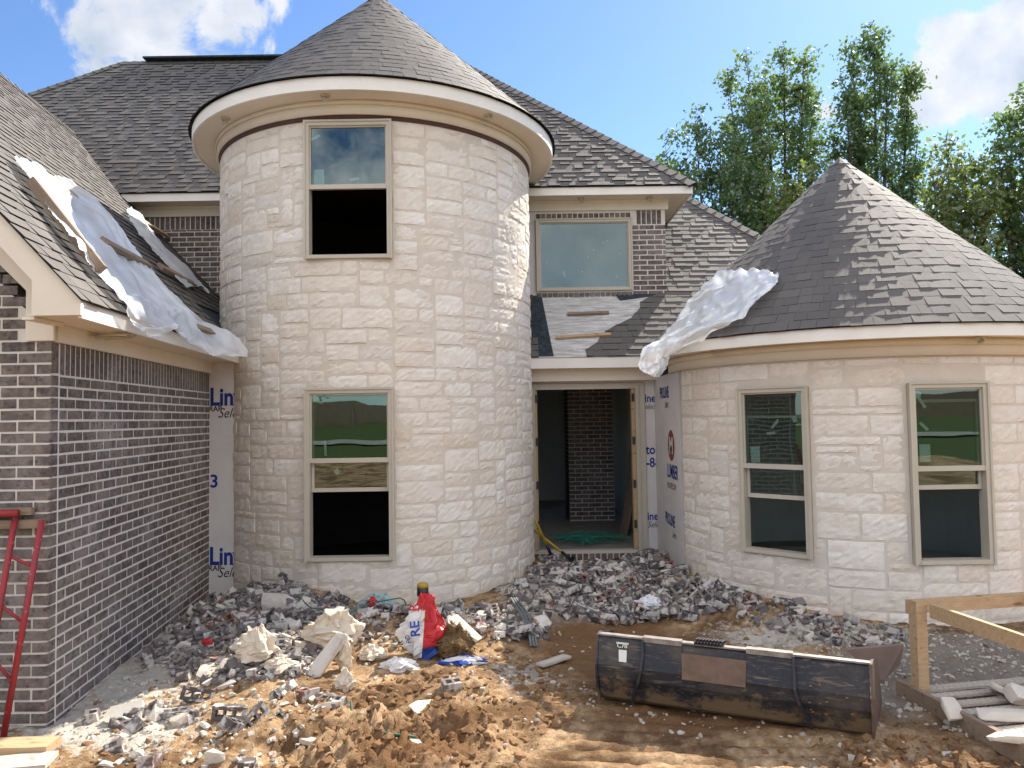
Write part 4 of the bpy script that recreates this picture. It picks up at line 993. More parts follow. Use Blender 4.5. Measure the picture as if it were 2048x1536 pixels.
def turret_cover():
    dn = lambda p, z, o=.03: Vector((p.x, p.y - o, p.z - z))
    a = cone_pt(1330, 700)
    rows = [[cone_pt(1418, 575), cone_pt(1440, 553, .06), cone_pt(1480, 546, .07), cone_pt(1525, 547, .06), cone_pt(1560, 553, .05)],
            [cone_pt(1395, 596), cone_pt(1430, 580, .09), cone_pt(1475, 570, .10), cone_pt(1520, 568, .07), cone_pt(1557, 572, .05)],
            [cone_pt(1378, 615), cone_pt(1412, 608, .07), cone_pt(1455, 600, .09), cone_pt(1505, 592, .06), cone_pt(1535, 598, .05)],
            [cone_pt(1360, 640), cone_pt(1392, 638, .06), cone_pt(1435, 632, .07), cone_pt(1480, 628, .06), cone_pt(1505, 630, .05)],
            [cone_pt(1342, 668), cone_pt(1372, 664, .06), cone_pt(1410, 660, .06), cone_pt(1440, 655, .06), cone_pt(1470, 655, .05)],
            [cone_pt(1318, 690), cone_pt(1335, 690, .06), cone_pt(1362, 684, .06), cone_pt(1385, 676, .06), cone_pt(1400, 672, .05)]]
    y_ = a.y - .08
    rows += [[at_y(1296, 700, y_ + .1), at_y(1308, 704, y_), at_y(1322, 706, y_), at_y(1335, 704, y_), at_y(1348, 696, y_)],
             [at_y(1287, 722, y_ + .1), at_y(1300, 728, y_), at_y(1315, 730, y_), at_y(1328, 728, y_), at_y(1338, 716, y_)],
             [at_y(1280, 735, y_ + .1), at_y(1294, 748, y_), at_y(1308, 755, y_), at_y(1320, 752, y_), at_y(1330, 738, y_)]]
    sheet('plastic_sheet', rows, 'crumpled clear plastic sheet with green stripes hanging off the round turret roof', nu=50, nv=90, seed=8, amp=.06)
turret_cover()

def plank(p, q, wd, th, up, label, mat='weathered_lumber', cat='board', name='wooden_board', group=None):
    p, q = Vector(p), Vector(q); d = (q - p); L = d.length; d.normalize(); side = d.cross(Vector(up)).normalized(); u = side.cross(d)
    mb = MB(mat); seg = 6
    R = random.Random(int(L * 1000) + int(wd * 1000))
    rings = []
    for i in range(seg + 1):
        x = -L / 2 + L * i / seg; b = R.uniform(-.002, .002)
        rings += [(x, -wd / 2, -th / 2 + b), (x, wd / 2, -th / 2 + b), (x, wd / 2, th / 2 + b), (x, -wd / 2, th / 2 + b)]
    f = [(i * 4 + a, i * 4 + (a + 1) % 4, i * 4 + 4 + (a + 1) % 4, i * 4 + 4 + a) for i in range(seg) for a in range(4)] + [(3, 2, 1, 0), (seg * 4, seg * 4 + 1, seg * 4 + 2, seg * 4 + 3)]
    mb.add(rings, f); o = mb.build(name)
    o.matrix_world = Matrix(((d.x, side.x, u.x, (p.x + q.x) / 2), (d.y, side.y, u.y, (p.y + q.y) / 2), (d.z, side.z, u.z, (p.z + q.z) / 2), (0, 0, 0, 1)))
    return tag(o, label, cat, group)
def roof_boards():
    G = 'boards lying on the roof left of the tower'
    for (a, b, wd, th, lab, mt, h) in (((62, 362), (203, 540), .045, .085, 'long brown board standing on edge along the near side of the roof plastic', 'weathered_lumber', .10), ((208, 482), (298, 530), .09, .04, 'brown board lying slanted across the middle of the long roof plastic', 'weathered_lumber', .11),
                                   ((282, 440), (335, 472), .09, .04, 'sunlit board end sticking out highest beside the roof valley', 'fresh_lumber', .07), ((308, 492), (346, 528), .07, .04, 'short grey board under the crumpled plastic strip on the roof', 'grey_plank', .06),
                                   ((320, 532), (388, 568), .09, .04, 'dark board lying just uphill of the sheet edge near the tower', 'weathered_lumber', .07), ((384, 651), (424, 664), .08, .035, 'short brown board at the gutter below the roof plastic', 'weathered_lumber', .06),
                                   ((95, 352), (150, 392), .09, .04, 'pale board end poking from the top of the roof plastic', 'fresh_lumber', .05)):
        plank(on_wing(*a, h), on_wing(*b, h), wd, th, wing_n, lab, mt, group=G)
    lp, ln = Vector((0, YL - .02, ZL)), LN
    for (a, b, lab, mt) in (((1135, 628), (1218, 625), 'upper of the two thin battens lying on the bare roof deck', 'weathered_lumber'), ((1112, 675), (1222, 668), 'lower longer batten lying on the bare roof deck above the door', 'fresh_lumber')):
        plank(at_pl(*a, lp + ln * .02, ln), at_pl(*b, lp + ln * .02, ln), .055, .03, ln, lab, mt, group='battens on the bare roof deck', name='wooden_batten')
roof_boards()

# ------------------------------------------------------------------ things around the doorway
def shovel(top, bot, label, blade):
    top, bot = Vector(top), Vector(bot); d = (bot - top).normalized(); e = empty('shovel', bot, label, 'shovel', 'yellow-handled tools by the doorway')
    k = top.lerp(bot, .78)
    h = MB('yellow_paint'); h.tube([top, k], .019, 10); h.build('handle', e, True)
    g = MB('black_steel'); g.tube([k - d * .05, k + d * .12], .023, 10); g.build('socket', e, True)
    b = MB('black_steel'); s = d.cross(Vector((0, 1, .3))).normalized(); u = s.cross(d); p = k + d * .10; q = bot; L = (q - p).length; v = []
    for i in range(7):
        f = i / 6; wv = blade * (.35 + .65 * min(1, f * 3)) * (1 - .55 * max(0, f - .6) / .4)
        for j in range(5):
            x = (j / 4 - .5) * 2; v.append(p + d * (L * f) + s * (x * wv) + u * (.03 * (1 - x * x)))
    b.add(v, [(i * 5 + j, i * 5 + j + 1, i * 5 + j + 6, i * 5 + j + 5) for i in range(6) for j in range(4)]); b.build('blade', e, True)
shovel(at_y(1058, 1013, 10.8), at_y(1106, 1118, 10.95), 'steeper yellow-handled shovel leaning in the rubble beside the tower', .07)
shovel(at_y(1068, 1060, 11.05), at_y(1146, 1122, 10.85), 'flatter yellow-handled shovel crossing the brick doorstep', .07)
plank((2.00, 13.35, GZ), (2.16, 13.45, 1.50), .36, .03, (-.9, -.25, .12), 'wide dark plank leaning against the hall wall inside the doorway', 'grey_plank', group='planks inside the doorway')
plank((1.84, 12.75, GZ), (2.13, 12.85, 1.40), .24, .028, (-.9, -.25, .12), 'narrower brown plank leaning in front inside the doorway', 'weathered_lumber', group='planks inside the doorway')
def strapping():
    R = random.Random(8); mb = MB('strap_green')
    for k in range(70):
        c = Vector((R.uniform(.75, 1.65), R.uniform(11.75, 12.5), GZ + .01 + R.uniform(0, .07))); t = R.gauss(0, .35) if R.random() < .8 else R.uniform(0, 3.1); L = R.uniform(.25, .6)
        pts = [c + Vector((math.cos(t), math.sin(t), 0)) * (L * (i / 6 - .5)) + Vector((0, R.uniform(-.02, .02), .05 * math.sin(i / 6 * 3.14) * R.random())) for i in range(7)]
        wv = Vector((-math.sin(t), math.cos(t), R.uniform(-.4, .8))).normalized() * .010
        v = [p + s * wv for p in pts for s in (-1, 1)]; mb.add(v, [(2 * i, 2 * i + 1, 2 * i + 3, 2 * i + 2) for i in range(6)])
    tag(mb.build('plastic_strapping'), 'tangled heap of shiny green plastic strapping on the hall floor inside the doorway', 'strapping')
strapping()

# ------------------------------------------------------------------ rubble
def brick_mesh(name, cut, seed, holes=True, L=.235, D=.095, T=.070):
    R = random.Random(seed); bm = bmesh.new()
    xs = [-L / 2, -L / 2 + .028, -L / 2 + .076, -.024, .024, L / 2 - .076, L / 2 - .028, L / 2]; ys = [-D / 2, -.022, .022, D / 2]
    hol = lambda i, j: holes and j == 1 and i in (1, 3, 5)
    V = {}
    def vv(i, j, k):
        if (i, j, k) not in V: V[i, j, k] = bm.verts.new((xs[i], ys[j], (-T / 2, T / 2)[k]))
        return V[i, j, k]
    for i in range(7):
        for j in range(3):
            if not hol(i, j):
                bm.faces.new([vv(i, j, 1), vv(i + 1, j, 1), vv(i + 1, j + 1, 1), vv(i, j + 1, 1)]); bm.faces.new([vv(i, j + 1, 0), vv(i + 1, j + 1, 0), vv(i + 1, j, 0), vv(i, j, 0)])
            else:
                for (a, b) in (((i, j), (i + 1, j)), ((i + 1, j), (i + 1, j + 1)), ((i + 1, j + 1), (i, j + 1)), ((i, j + 1), (i, j))):
                    bm.faces.new([vv(*a, 0), vv(*a, 1), vv(*b, 1), vv(*b, 0)])
    for i in range(7):
        bm.faces.new([vv(i, 0, 0), vv(i + 1, 0, 0), vv(i + 1, 0, 1), vv(i, 0, 1)]); bm.faces.new([vv(i + 1, 3, 0), vv(i, 3, 0), vv(i, 3, 1), vv(i + 1, 3, 1)])
    for j in range(3):
        bm.faces.new([vv(0, j + 1, 0), vv(0, j, 0), vv(0, j, 1), vv(0, j + 1, 1)]); bm.faces.new([vv(7, j, 0), vv(7, j + 1, 0), vv(7, j + 1, 1), vv(7, j, 1)])
    if cut is not None:
        no = Vector((1, R.uniform(-.5, .5), R.uniform(-.4, .4))).normalized()
        g = bmesh.ops.bisect_plane(bm, geom=bm.verts[:] + bm.edges[:] + bm.faces[:], plane_co=(L * (cut - .5), 0, 0), plane_no=no, clear_outer=True)
        ed = [e for e in g['geom_cut'] if isinstance(e, bmesh.types.BMEdge)]
        try: bmesh.ops.triangle_fill(bm, edges=ed, use_beauty=True)
        except Exception: pass
        cx = sum((v.co.x for v in bm.verts)) / len(bm.verts)
        for v in bm.verts: v.co.x -= cx
    for v in bm.verts: v.co += Vector((R.gauss(0, .0016), R.gauss(0, .0016), R.gauss(0, .0016)))
    bmesh.ops.recalc_face_normals(bm, faces=bm.faces)
    me = bpy.data.meshes.new(name); bm.to_mesh(me); bm.free(); me.materials.append(MAT['rubble_brick']); return me
def chunk_mesh(name, dims, seed, mat='rubble_stone', n_=26):
    R = random.Random(seed); bm = bmesh.new()
    for _ in range(n_):
        p = [R.uniform(-1, 1) for _ in range(3)]; k = R.randrange(3)
        if R.random() < .75: p[k] = (1 if p[k] > 0 else -1) * R.uniform(.86, 1)
        bm.verts.new((p[0] * dims[0] / 2, p[1] * dims[1] / 2, p[2] * dims[2] / 2))
    r_ = bmesh.ops.convex_hull(bm, input=bm.verts[:])
    bmesh.ops.delete(bm, geom=[v for v in r_['geom_interior'] if isinstance(v, bmesh.types.BMVert)] , context='VERTS')
    me = bpy.data.meshes.new(name); bm.to_mesh(me); bm.free(); me.materials.append(MAT[mat]); return me
BR_WHOLE = [brick_mesh('brick', None, i) for i in range(2)]
BR_HALF = [brick_mesh('brick', c, 10 + i) for i, c in enumerate((.45, .55, .62, .38, .7, .5))]
ST = [chunk_mesh('stone_chunk', d, 40 + i) for i, d in enumerate(((.16, .12, .07), (.12, .10, .08), (.20, .12, .06), (.10, .08, .06), (.14, .09, .09), (.24, .14, .05), (.09, .07, .05), (.17, .15, .05)))]
SMALL = [chunk_mesh('chip', d, 60 + i, 'rubble_bits', 30) for i, d in enumerate(((.06, .05, .035), (.05, .035, .03), (.08, .05, .025), (.04, .04, .03), (.07, .04, .04)))]
CLODS = [chunk_mesh('clod', d, 80 + i, 'clod', 22) for i, d in enumerate(((.10, .09, .06), (.07, .06, .05), (.05, .05, .04), (.13, .09, .06)))]

def in_track(x, y): return 1.25 * math.exp(-(((x - .55) / .5) ** 2 + ((y - 4.75) / .75) ** 2)) + math.exp(-(((x - 1.6) / .45) ** 2 + ((y - 4.75) / .45) ** 2)) > .55
def in_poly(x, y, poly):
    ins = False; j = len(poly) - 1
    for i in range(len(poly)):
        (a, b), (c, d) = poly[i], poly[j]
        if (b > y) != (d > y) and x < (c - a) * (y - b) / (d - b) + a: ins = not ins
        j = i
    return ins
def solid_at(x, y, m_=.10):
    """inside a wall of the house"""
    return math.hypot(x - TC.x, y - TC.y) < TR + m_ or math.hypot(x - RC.x, y - RC.y) < RR + m_ or (x < W0.x + (y - W0.y) * SK + m_ and 5.4 - m_ < y) or y > YD - .08 or (x > 2.1 and y > 9.7)
def sample(poly, R):
    xs = [p[0] for p in poly]; ys = [p[1] for p in poly]
    while True:
        x, y = R.uniform(min(xs), max(xs)), R.uniform(min(ys), max(ys))
        if in_poly(x, y, poly) and not solid_at(x, y): return x, y
ZONES = {   # ground outlines of the heaps
 'door': [(.1, 9.2), (-.1, 8.5), (.7, 8.1), (1.9, 7.9), (2.6, 7.9), (2.35, 8.6), (2.15, 9.6), (2.12, 11.2), (1.62, 11.2), (1.45, 10.6), (.8, 10.5), (.5, 11.0), (.35, 11.0)],
 'turret': [(2.2, 8.3), (2.3, 7.7), (2.9, 7.0), (3.6, 6.8), (3.7, 7.4), (2.8, 8.0)],
 'corner': [(-3.62, 8.9), (-3.5, 7.6), (-3.05, 7.1), (-2.4, 7.0), (-1.9, 7.9), (-2.4, 8.5), (-3.3, 9.15)],
 'tower': [(-2.6, 7.9), (-2.5, 6.9), (-1.4, 6.75), (-.2, 6.9), (.35, 7.4), (.3, 8.5), (-.4, 8.5), (-1.7, 8.35)],
 'wall': [(-3.45, 7.3), (-3.3, 6.6), (-2.3, 5.9), (-1.6, 6.1), (-1.7, 6.9), (-2.6, 7.3)],
 'front': [(-2.9, 5.6), (-2.6, 4.8), (-1.5, 4.6), (-1.3, 5.6), (-1.7, 6.1), (-2.4, 6.0)]}
WHERE = {'door': 'in the heap before the doorway', 'turret': 'strewn along the foot of the round turret', 'corner': 'in the heap in the corner of brick wing and tower',
         'tower': 'in the sunlit heap in front of the tower', 'wall': 'scattered along the foot of the brick side wall', 'front': 'lying loose on the clay nearest the camera'}
def copy_of(me, name, loc, rot, sc, label, cat, group):
    o = bpy.data.objects.new(name, me); COL.objects.link(o); o.location = loc; o.rotation_euler = rot; o.scale = (sc, sc, sc); return tag(o, label, cat, group)
def rubble():
    R = random.Random(99)
    nb = {'door': 104, 'turret': 16, 'corner': 48, 'tower': 46, 'wall': 34, 'front': 16}
    ns = {'door': 60, 'turret': 16, 'corner': 62, 'tower': 60, 'wall': 24, 'front': 26}
    for z, poly in ZONES.items():
        for k in range(nb[z]):
            x, y = sample(poly, R); whole = R.random() < (.55 if z == 'door' else .30); me = R.choice(BR_WHOLE if whole else BR_HALF)
            steep = R.random() < (.5 if z in ('door', 'corner', 'tower') else .25)
            rot = (R.uniform(-1, 1) if steep else R.gauss(0, .15) + R.choice((0, 0, 1.57)), R.uniform(-.7, .7) if steep else R.gauss(0, .15), R.uniform(0, 6.28))
            copy_of(me, 'brick', (x, y, H(x, y) + R.uniform(.02, .075 if z in ('door', 'corner', 'tower') else .035)), rot, R.uniform(.93, 1.03),
                    ('whole' if whole else 'broken') + ' mortar-smeared grey brick ' + WHERE[z], 'brick', ('whole' if whole else 'broken') + ' bricks ' + WHERE[z])
        if z == 'door':                     # a row of whole bricks has rolled to the front of this heap
            for k in range(64):
                x, y = sample([(.15, 8.7), (.3, 8.15), (1.2, 7.9), (2.4, 7.8), (2.5, 8.5), (1.7, 8.9), (.8, 9.0)], R)
                copy_of(R.choice(BR_WHOLE + BR_HALF[4:5]), 'brick', (x, y, H(x, y) + R.uniform(.05, .10)), (R.uniform(-.9, .9), R.uniform(-.6, .6), R.uniform(0, 6.28)), R.uniform(.97, 1.04), 'whole mortar-smeared grey brick ' + WHERE[z], 'brick', 'whole bricks ' + WHERE[z])
        for k in range(ns[z]):
            x, y = sample(poly, R); me = R.choice(ST); big = 1.0 if z != 'tower' else 1.25
            rot = (R.gauss(0, .45), R.gauss(0, .45), R.uniform(0, 6.28))
            copy_of(me, 'stone_chunk', (x, y, H(x, y) + R.uniform(.0, .05)), rot, big * (.35 + .85 * R.random() ** 1.7), 'pale limestone offcut ' + WHERE[z], 'stone chunk', 'limestone offcuts ' + WHERE[z])
    # small chips and mortar crumbs: too many to count
    def scatter(name, meshes, n_, polys, smin, smax, zoff, mat, seed, kindname):
        Rn = np.random.default_rng(seed); mb = MB(mat); base = []
        for me in meshes:
            co = np.array([v.co[:] for v in me.vertices]); base.append((co, [tuple(p.vertices) for p in me.polygons]))
        for z, cnt in polys:
            for _ in range(cnt):
                x, y = sample(z, R)
                if in_track(x, y) and R.random() < .93: continue
                co, fs = base[Rn.integers(len(base))]; M = np.array(Matrix.Rotation(Rn.uniform(0, 6.28), 3, 'Z') @ Matrix.Rotation(Rn.uniform(-1.2, 1.2), 3, 'X'))
                mb.add(co @ M.T * (smin + (smax - smin) * Rn.random() ** 2.2) + [x, y, float(height(x, y)) + zoff], fs)
        tag(mb.build(name), kindname, 'debris', kind='stuff')
    scatter('rubble_fragments', SMALL + [BR_HALF[0]], 0, [(ZONES['door'], 1900), (ZONES['corner'], 2000), (ZONES['tower'], 1700), (ZONES['turret'], 300), (ZONES['wall'], 900)], .18, 1.25, .02, 'rubble_bits', 5, 'small chips of brick, stone and mortar covering the heaps')
    wide = [(-3.3, 5.3), (-2.7, 4.4), (2.6, 4.3), (4.0, 5.0), (4.3, 7.2), (2.4, 7.8), (.3, 7.6), (-2.0, 6.9), (-3.2, 7.2)]
    scatter('mortar_crumbs', SMALL, 0, [(wide, 800), (ZONES['front'], 420), (ZONES['wall'], 300), ([(2.5, 7.3), (2.6, 5.4), (3.2, 4.6), (4.7, 5.2), (4.7, 7.3)], 1500), ([(-3.5, 7.5), (-3.25, 5.2), (-2.6, 5.2), (-2.4, 7.2)], 500), ([(.1, 5.2), (1.9, 4.3), (2.6, 4.3), (2.2, 4.9), (.2, 6.4), (-.3, 6.8)], 170)], .10, .85, .005, 'crumb', 6, 'pale crumbs of mortar and stone strewn over the clay')
    scatter('dirt_clods', CLODS, 0, [([(-1.7, 5.9), (-1.6, 4.4), (.1, 4.3), (.2, 5.4), (-.5, 6.4)], 1500), ([(1.5, 4.9), (1.7, 4.3), (2.8, 4.3), (2.9, 5.0)], 700), ([(-.2, 6.9), (.2, 5.3), (.45, 5.3), (.3, 7.0)], 300), (wide, 700)], .08, .75, -.004, 'clod', 7, 'crumbly clods of brown clay churned up by the machine')
rubble()

# ------------------------------------------------------------------ single pieces in the rubble
def rest(px, py, up=0.0):
    p = at_z(px, py, 0)
    for _ in range(6): p = at_z(px, py, H(p.x, p.y) + up)
    return p
def piece(name, verts_dims, px, py, rot, label, cat, mat, up=.03, seed=1, n_=30, group=None):
    p = rest(px, py, up); me = chunk_mesh(name, verts_dims, seed, mat, n_); return copy_of(me, name, p, rot, 1.0, label, cat, group)
def hero_pieces():
    p = rest(253, 1432, .04)
    mb = MB('pallet_stone'); mb.box((0, 0, 0), .215, .17, .055); mb.box((0, 0, -.0285), .211, .166, .003)
    o = mb.build('paving_block'); o.location = p; o.rotation_euler = (.75, -.12, .25); tag(o, 'square cream paving block propped up on the clay before the brick wall', 'paver')
    copy_of(BR_HALF[3], 'brick', rest(187, 1432, .03), (.1, 0, .5), 1, 'small pinkish half brick left of the square cream block', 'brick', None)
    for px, py, rot, lab, me in ((300, 1318, (0, 1.3, .3), 'holed brick standing on end against the foot of the brick wall', BR_WHOLE[0]), (395, 1390, (1.2, .3, .35), 'holed brick lying on its side in front of the brick side wall', BR_WHOLE[1]),
                                 (505, 1440, (1.15, -.55, .95), 'holed brick tilted on top of the nearest little brick stack', BR_WHOLE[0]), (460, 1425, (1.5, .1, .1), 'holed brick lowest in the nearest little brick stack', BR_WHOLE[1]), (470, 1452, (.3, .5, 1.2), 'brick with clean red face leaning at the nearest stack', BR_HALF[4]),
                                 (905, 1370, (.2, .0, .4), 'small white-smeared brick alone on the clay below the striped bag', BR_HALF[2]), (1595, 1230, (.2, .4, .3), 'upper dark brick of the pair resting against the turret foot', BR_WHOLE[0]), (1625, 1240, (.3, -.3, .1), 'lower dark brick of the pair resting against the turret foot', BR_WHOLE[1])):
        copy_of(me, 'brick', rest(px, py, .06), rot, 1.0, lab, 'brick', None)
    piece('stone_block', (.34, .26, .14), 556, 1205, (.1, .1, .3), 'big white limestone block on top of the corner heap below the tower', 'stone block', 'rubble_stone', .08, 3, 40)
    piece('stone_slab', (.42, .13, .07), 655, 1310, (.2, -.75, .9), 'tall white limestone slab leaning left of the striped bag', 'stone slab', 'rubble_stone', .14, 5, 40)
    piece('stone_slab', (.34, .12, .06), 930, 1258, (.2, .65, -.3), 'cream limestone slab leaning right of the striped bag', 'stone slab', 'rubble_stone', .12, 6, 40)
    piece('stone_slab', (.30, .10, .05), 842, 1412, (.25, .1, 1.2), 'flat buff stone strip lying on the clay under the bag heap', 'stone slab', 'pallet_stone', .01, 7, 40)
    piece('stone_chunk', (.18, .13, .05), 845, 1495, (.1, .1, .1), 'white stone pat half sunk in the clay at the bottom edge', 'stone chunk', 'rubble_stone', .01, 8)
    # piece of mortar-caked lumber
    plank(rest(1080, 1330, .03), rest(1135, 1312, .05), .09, .02, (0, 0, 1), 'pale blue-grey strip of board lying at the edge of the damp mud', 'pale_slat')
    plank(rest(605, 1478, .02), rest(668, 1496, .02), .06, .03, (0, 0, 1), 'pale splintered wood scrap on the churned clay', 'pale_slat')
hero_pieces()

def crumple(name, px, py, size, seed, mats, label, cat, up=.05, tall=1.0, part=None, nu=22, nv=18, lean=0.0, taper=.5):
    """a crumpled paper or film bag: a puckered, partly collapsed pouch"""
    p = rest(px, py, 0); Rn = np.random.default_rng(seed); T = np.linspace(0, 2 * math.pi, nu, endpoint=False); V = np.linspace(0, 1, nv); vv = []
    for i, f in enumerate(V):
        prof = (.62 + .5 * math.sin(min(1, f * 1.15) * math.pi)) * (1 - taper * f)
        for t in T:
            k = prof * (1 + .6 * float(fbm(np.array(t * 1.9 + seed), np.array(f * 5 + seed), seed % 10, 3, .65))) * (1 + .09 * math.sin(5 * t + 6 * f + seed) + .07 * math.sin(9 * t - 8 * f + 2 * seed))
            vv.append((size[0] * k * math.cos(t) / 2 + lean * f * size[2], size[1] * k * math.sin(t) / 2, size[2] * (f + .25 * float(vnoise(np.array(t * 2.1), np.array(f * 4.0 + seed), 3)))))
    fs = [(i * nu + j, i * nu + (j + 1) % nu, (i + 1) * nu + (j + 1) % nu, (i + 1) * nu + j) for i in range(nv - 1) for j in range(nu)] + [tuple((nv - 1) * nu + j for j in range(nu))]
    mb = MB(*mats)
    for f_ in fs:
        pass
    mb.add(vv, fs, 0)
    if part: mb.m = [part(np.mean([vv[a] for a in f_], axis=0), size) for f_ in fs]
    o = mb.build(name); o.location = p + Vector((0, 0, up)); return tag(o, label, cat)
def trash():
    # the striped mortar bag: white left, red right, blue letters
    bag = crumple('mortar_bag', 842, 1310, (.40, .26, .50), 4, ['white_bag', 'bag_red', 'bag_blue'], 'crumpled red and white plastic bag with blue letters on the heap before the tower', 'bag', .0, part=lambda c, s: 2 if (c[2] < .10 and c[0] > .02) else 1 if (c[0] > .035 + .10 * (c[2] - .2) and c[2] < .44) or (c[2] > .40 and c[0] > -.02) else 0, nu=30, nv=26, lean=.1)
    base = Vector(bag.location)
    for t, x, z, s, mt, b in (('RE', .010, .20, .115, 'bag_blue', .02), ('PO', -.075, .13, .06, 'bag_blue', .01), ('OR', -.145, .06, .06, 'black_ink', .01), ('R', -.02, .40, .10, 'bag_red', .02)):
        ob = lettering(t, (0, 0, 0), (-.12, 0, 1), (-1, -.1, -.1), s, mt, bag, b)
        # lay the letters on the film: push every vertex to the bag's skin
        me = bag.data; co = np.array([v.co[:] for v in me.vertices])
        for v in ob.data.vertices:
            q = np.array([v.co.x + x, 0, v.co.z + z]); fr = co[co[:, 1] < 0]; d2 = (fr[:, 0] - q[0]) ** 2 + (fr[:, 2] - q[2]) ** 2; i4 = np.argsort(d2)[:4]
            v.co = (q[0], float(fr[i4, 1].min()) - .006, q[2])
    crumple('paper_bag', 668, 1300, (.44, .30, .34), 9, ['paper_bag'], 'torn brown paper bag with an open loop at its top on the heap', 'bag', .0, nu=34, nv=24, taper=.25)
    crumple('paper_bag', 512, 1330, (.34, .26, .26), 41, ['paper_bag'], 'torn clump of buff paper sacking on the heap nearest the brick wall', 'paper', .04, nu=34, nv=24, taper=.35)
    crumple('paper_bag', 560, 1345, (.30, .20, .12), 43, ['paper_bag'], 'flat torn buff paper lying right of the paper clump on the heap', 'paper', .0, nu=28, nv=20)
    lp = MB('paper_bag'); q = rest(660, 1255, .16); pts = [q + Vector((.13 * math.cos(a), .02 * math.sin(3 * a), .13 * math.sin(a))) for a in np.linspace(-.2, 3.5, 14)]
    v = []
    for k in pts: v += [k + Vector((0, -.035, 0)), k + Vector((.01, .035, .01))]
    lp.add(v, [(2 * i, 2 * i + 1, 2 * i + 3, 2 * i + 2) for i in range(13)]); tag(lp.build('paper_strip', None, True), 'curled arch of torn brown paper on the heap left of the bag', 'paper')
    crumple('paper_bag', 745, 1318, (.24, .2, .12), 14, ['paper_bag'], 'small crumpled buff paper in front of the striped bag', 'paper', .0)
    crumple('paper_bag', 800, 1340, (.30, .18, .10), 15, ['white_bag'], 'flattened cream paper sack at the front of the heap below the bag', 'paper', .0)
    crumple('paper_bag', 690, 1340, (.13, .12, .26), 21, ['paper_bag'], 'twisted upright buff paper scrap at the front of the heap', 'paper', .0)
    crumple('paper_bag', 690, 1380, (.16, .12, .16), 23, ['paper_bag'], 'buff paper twist standing on the clay before the heap', 'paper', .0)
    crumple('film_scrap', 930, 1328, (.42, .16, .07), 25, ['bag_blue', 'white_bag'], 'blue and white film scrap flattened right of the striped bag', 'plastic scrap', .0, part=lambda c, s: 0 if math.sin(c[1] * 60 + c[0] * 9) > -.2 else 1)
    crumple('film_scrap', 760, 1228, (.42, .2, .16), 27, ['teal_sheet'], 'grey-blue film bundle behind the heap at the tower foot', 'plastic scrap', .06)
    crumple('film_scrap', 1300, 1222, (.34, .22, .14), 29, ['plastic_film'], 'scrap of clear plastic film among the bricks before the doorway', 'plastic scrap', .02)
    crumple('film_scrap', 745, 1232, (.13, .1, .1), 33, ['bag_red'], 'small red film scrap left behind the striped bag', 'plastic scrap', .10)
    crumple('film_scrap', 415, 1302, (.10, .07, .05), 34, ['bag_red'], 'small red scrap lying in the shaded bricks by the wing wall', 'plastic scrap', .06)
    # root clod
    R = random.Random(3); q = rest(908, 1306, .10); cl = crumple('root_clod', 908, 1312, (.36, .26, .27), 17, ['straw'], 'shaggy brown clod of roots and straw right of the striped bag', 'root clod', .0, nu=30, nv=22)
    hb = MB('straw')
    sk = cl.data.vertices
    for _ in range(900):
        s = sk[R.randrange(len(sk))].co.copy(); d = (s - Vector((0, 0, .10))).normalized()
        e = s + d * R.uniform(.01, .05) + Vector((R.uniform(-.03, .03), R.uniform(-.03, .03), -R.uniform(0, .05))); n_ = Vector((R.random(), R.random(), R.random())) * .006
        hb.add([s - n_, s + n_, e], [(0, 1, 2)])
    hb.build('root_fibre', cl)
    # capped pipe standing behind the bag
    p = rest(846, 1235, 0); e = empty('vent_pipe', p, 'white upright pipe with black and yellow cap behind the striped bag', 'pipe')
    a = MB('white_pipe'); a.tube([p - Vector((0, 0, .1)), p + Vector((0, 0, .26))], .056, 20); a.build('pipe', e, True)
    a = MB('black_steel'); a.tube([p + Vector((0, 0, .235)), p + Vector((0, 0, .32))], .062, 20); a.build('band', e, True)
    a = MB('yellow_cap'); a.tube([p + Vector((0, 0, .318)), p + Vector((0, 0, .352)), p + Vector((0, 0, .366))], [.060, .060, .050], 20); a.build('cap', e, True)
    def cord(pts, rad, mat, name, label, cat):
        k = MB(mat); k.tube(pts, rad, 6); return tag(k.build(name, None, True), label, cat)
    cord([rest(700, 1225, .10), rest(745, 1205, .16), rest(800, 1196, .22), rest(808, 1200, .20), rest(815, 1215, .08)], .007, 'green_cord', 'green_cord', 'green cord bent in an arch against the tower foot', 'cord')
    cord([rest(702, 1402, .14), rest(704, 1440, .02), rest(722, 1452, .02), rest(770, 1466, .02), rest(832, 1474, .03)], .008, 'green_cord', 'green_cord', 'dark green cord trailing across the churned clay', 'cord')
    cord([rest(598, 1190, .30), rest(610, 1206, .22), rest(622, 1216, .10), rest(700, 1222, .1)], .006, 'green_cord', 'green_cord', 'green cord hanging down beside the big white block', 'cord')
    for k in range(3):
        cord([rest(1022 + 5 * k, 1196, .12), rest(1040 + 7 * k, 1225, .14), rest(1058 + 5 * k, 1262, .08), rest(1062 + 6 * k, 1292, .02)], .012, 'grey_hose', 'grey_hose', 'grey hose draped over the rubble from the tower to the mud', 'hose')['group'] = 'three grey hoses lying side by side'
    cord([rest(440, 1385, .02), rest(470, 1345, .02), rest(500, 1395, .02), rest(430, 1420, .02)], .004, 'green_cord', 'green_cord', 'thin dark cord among the stones before the brick wall', 'cord') if False else None
trash()

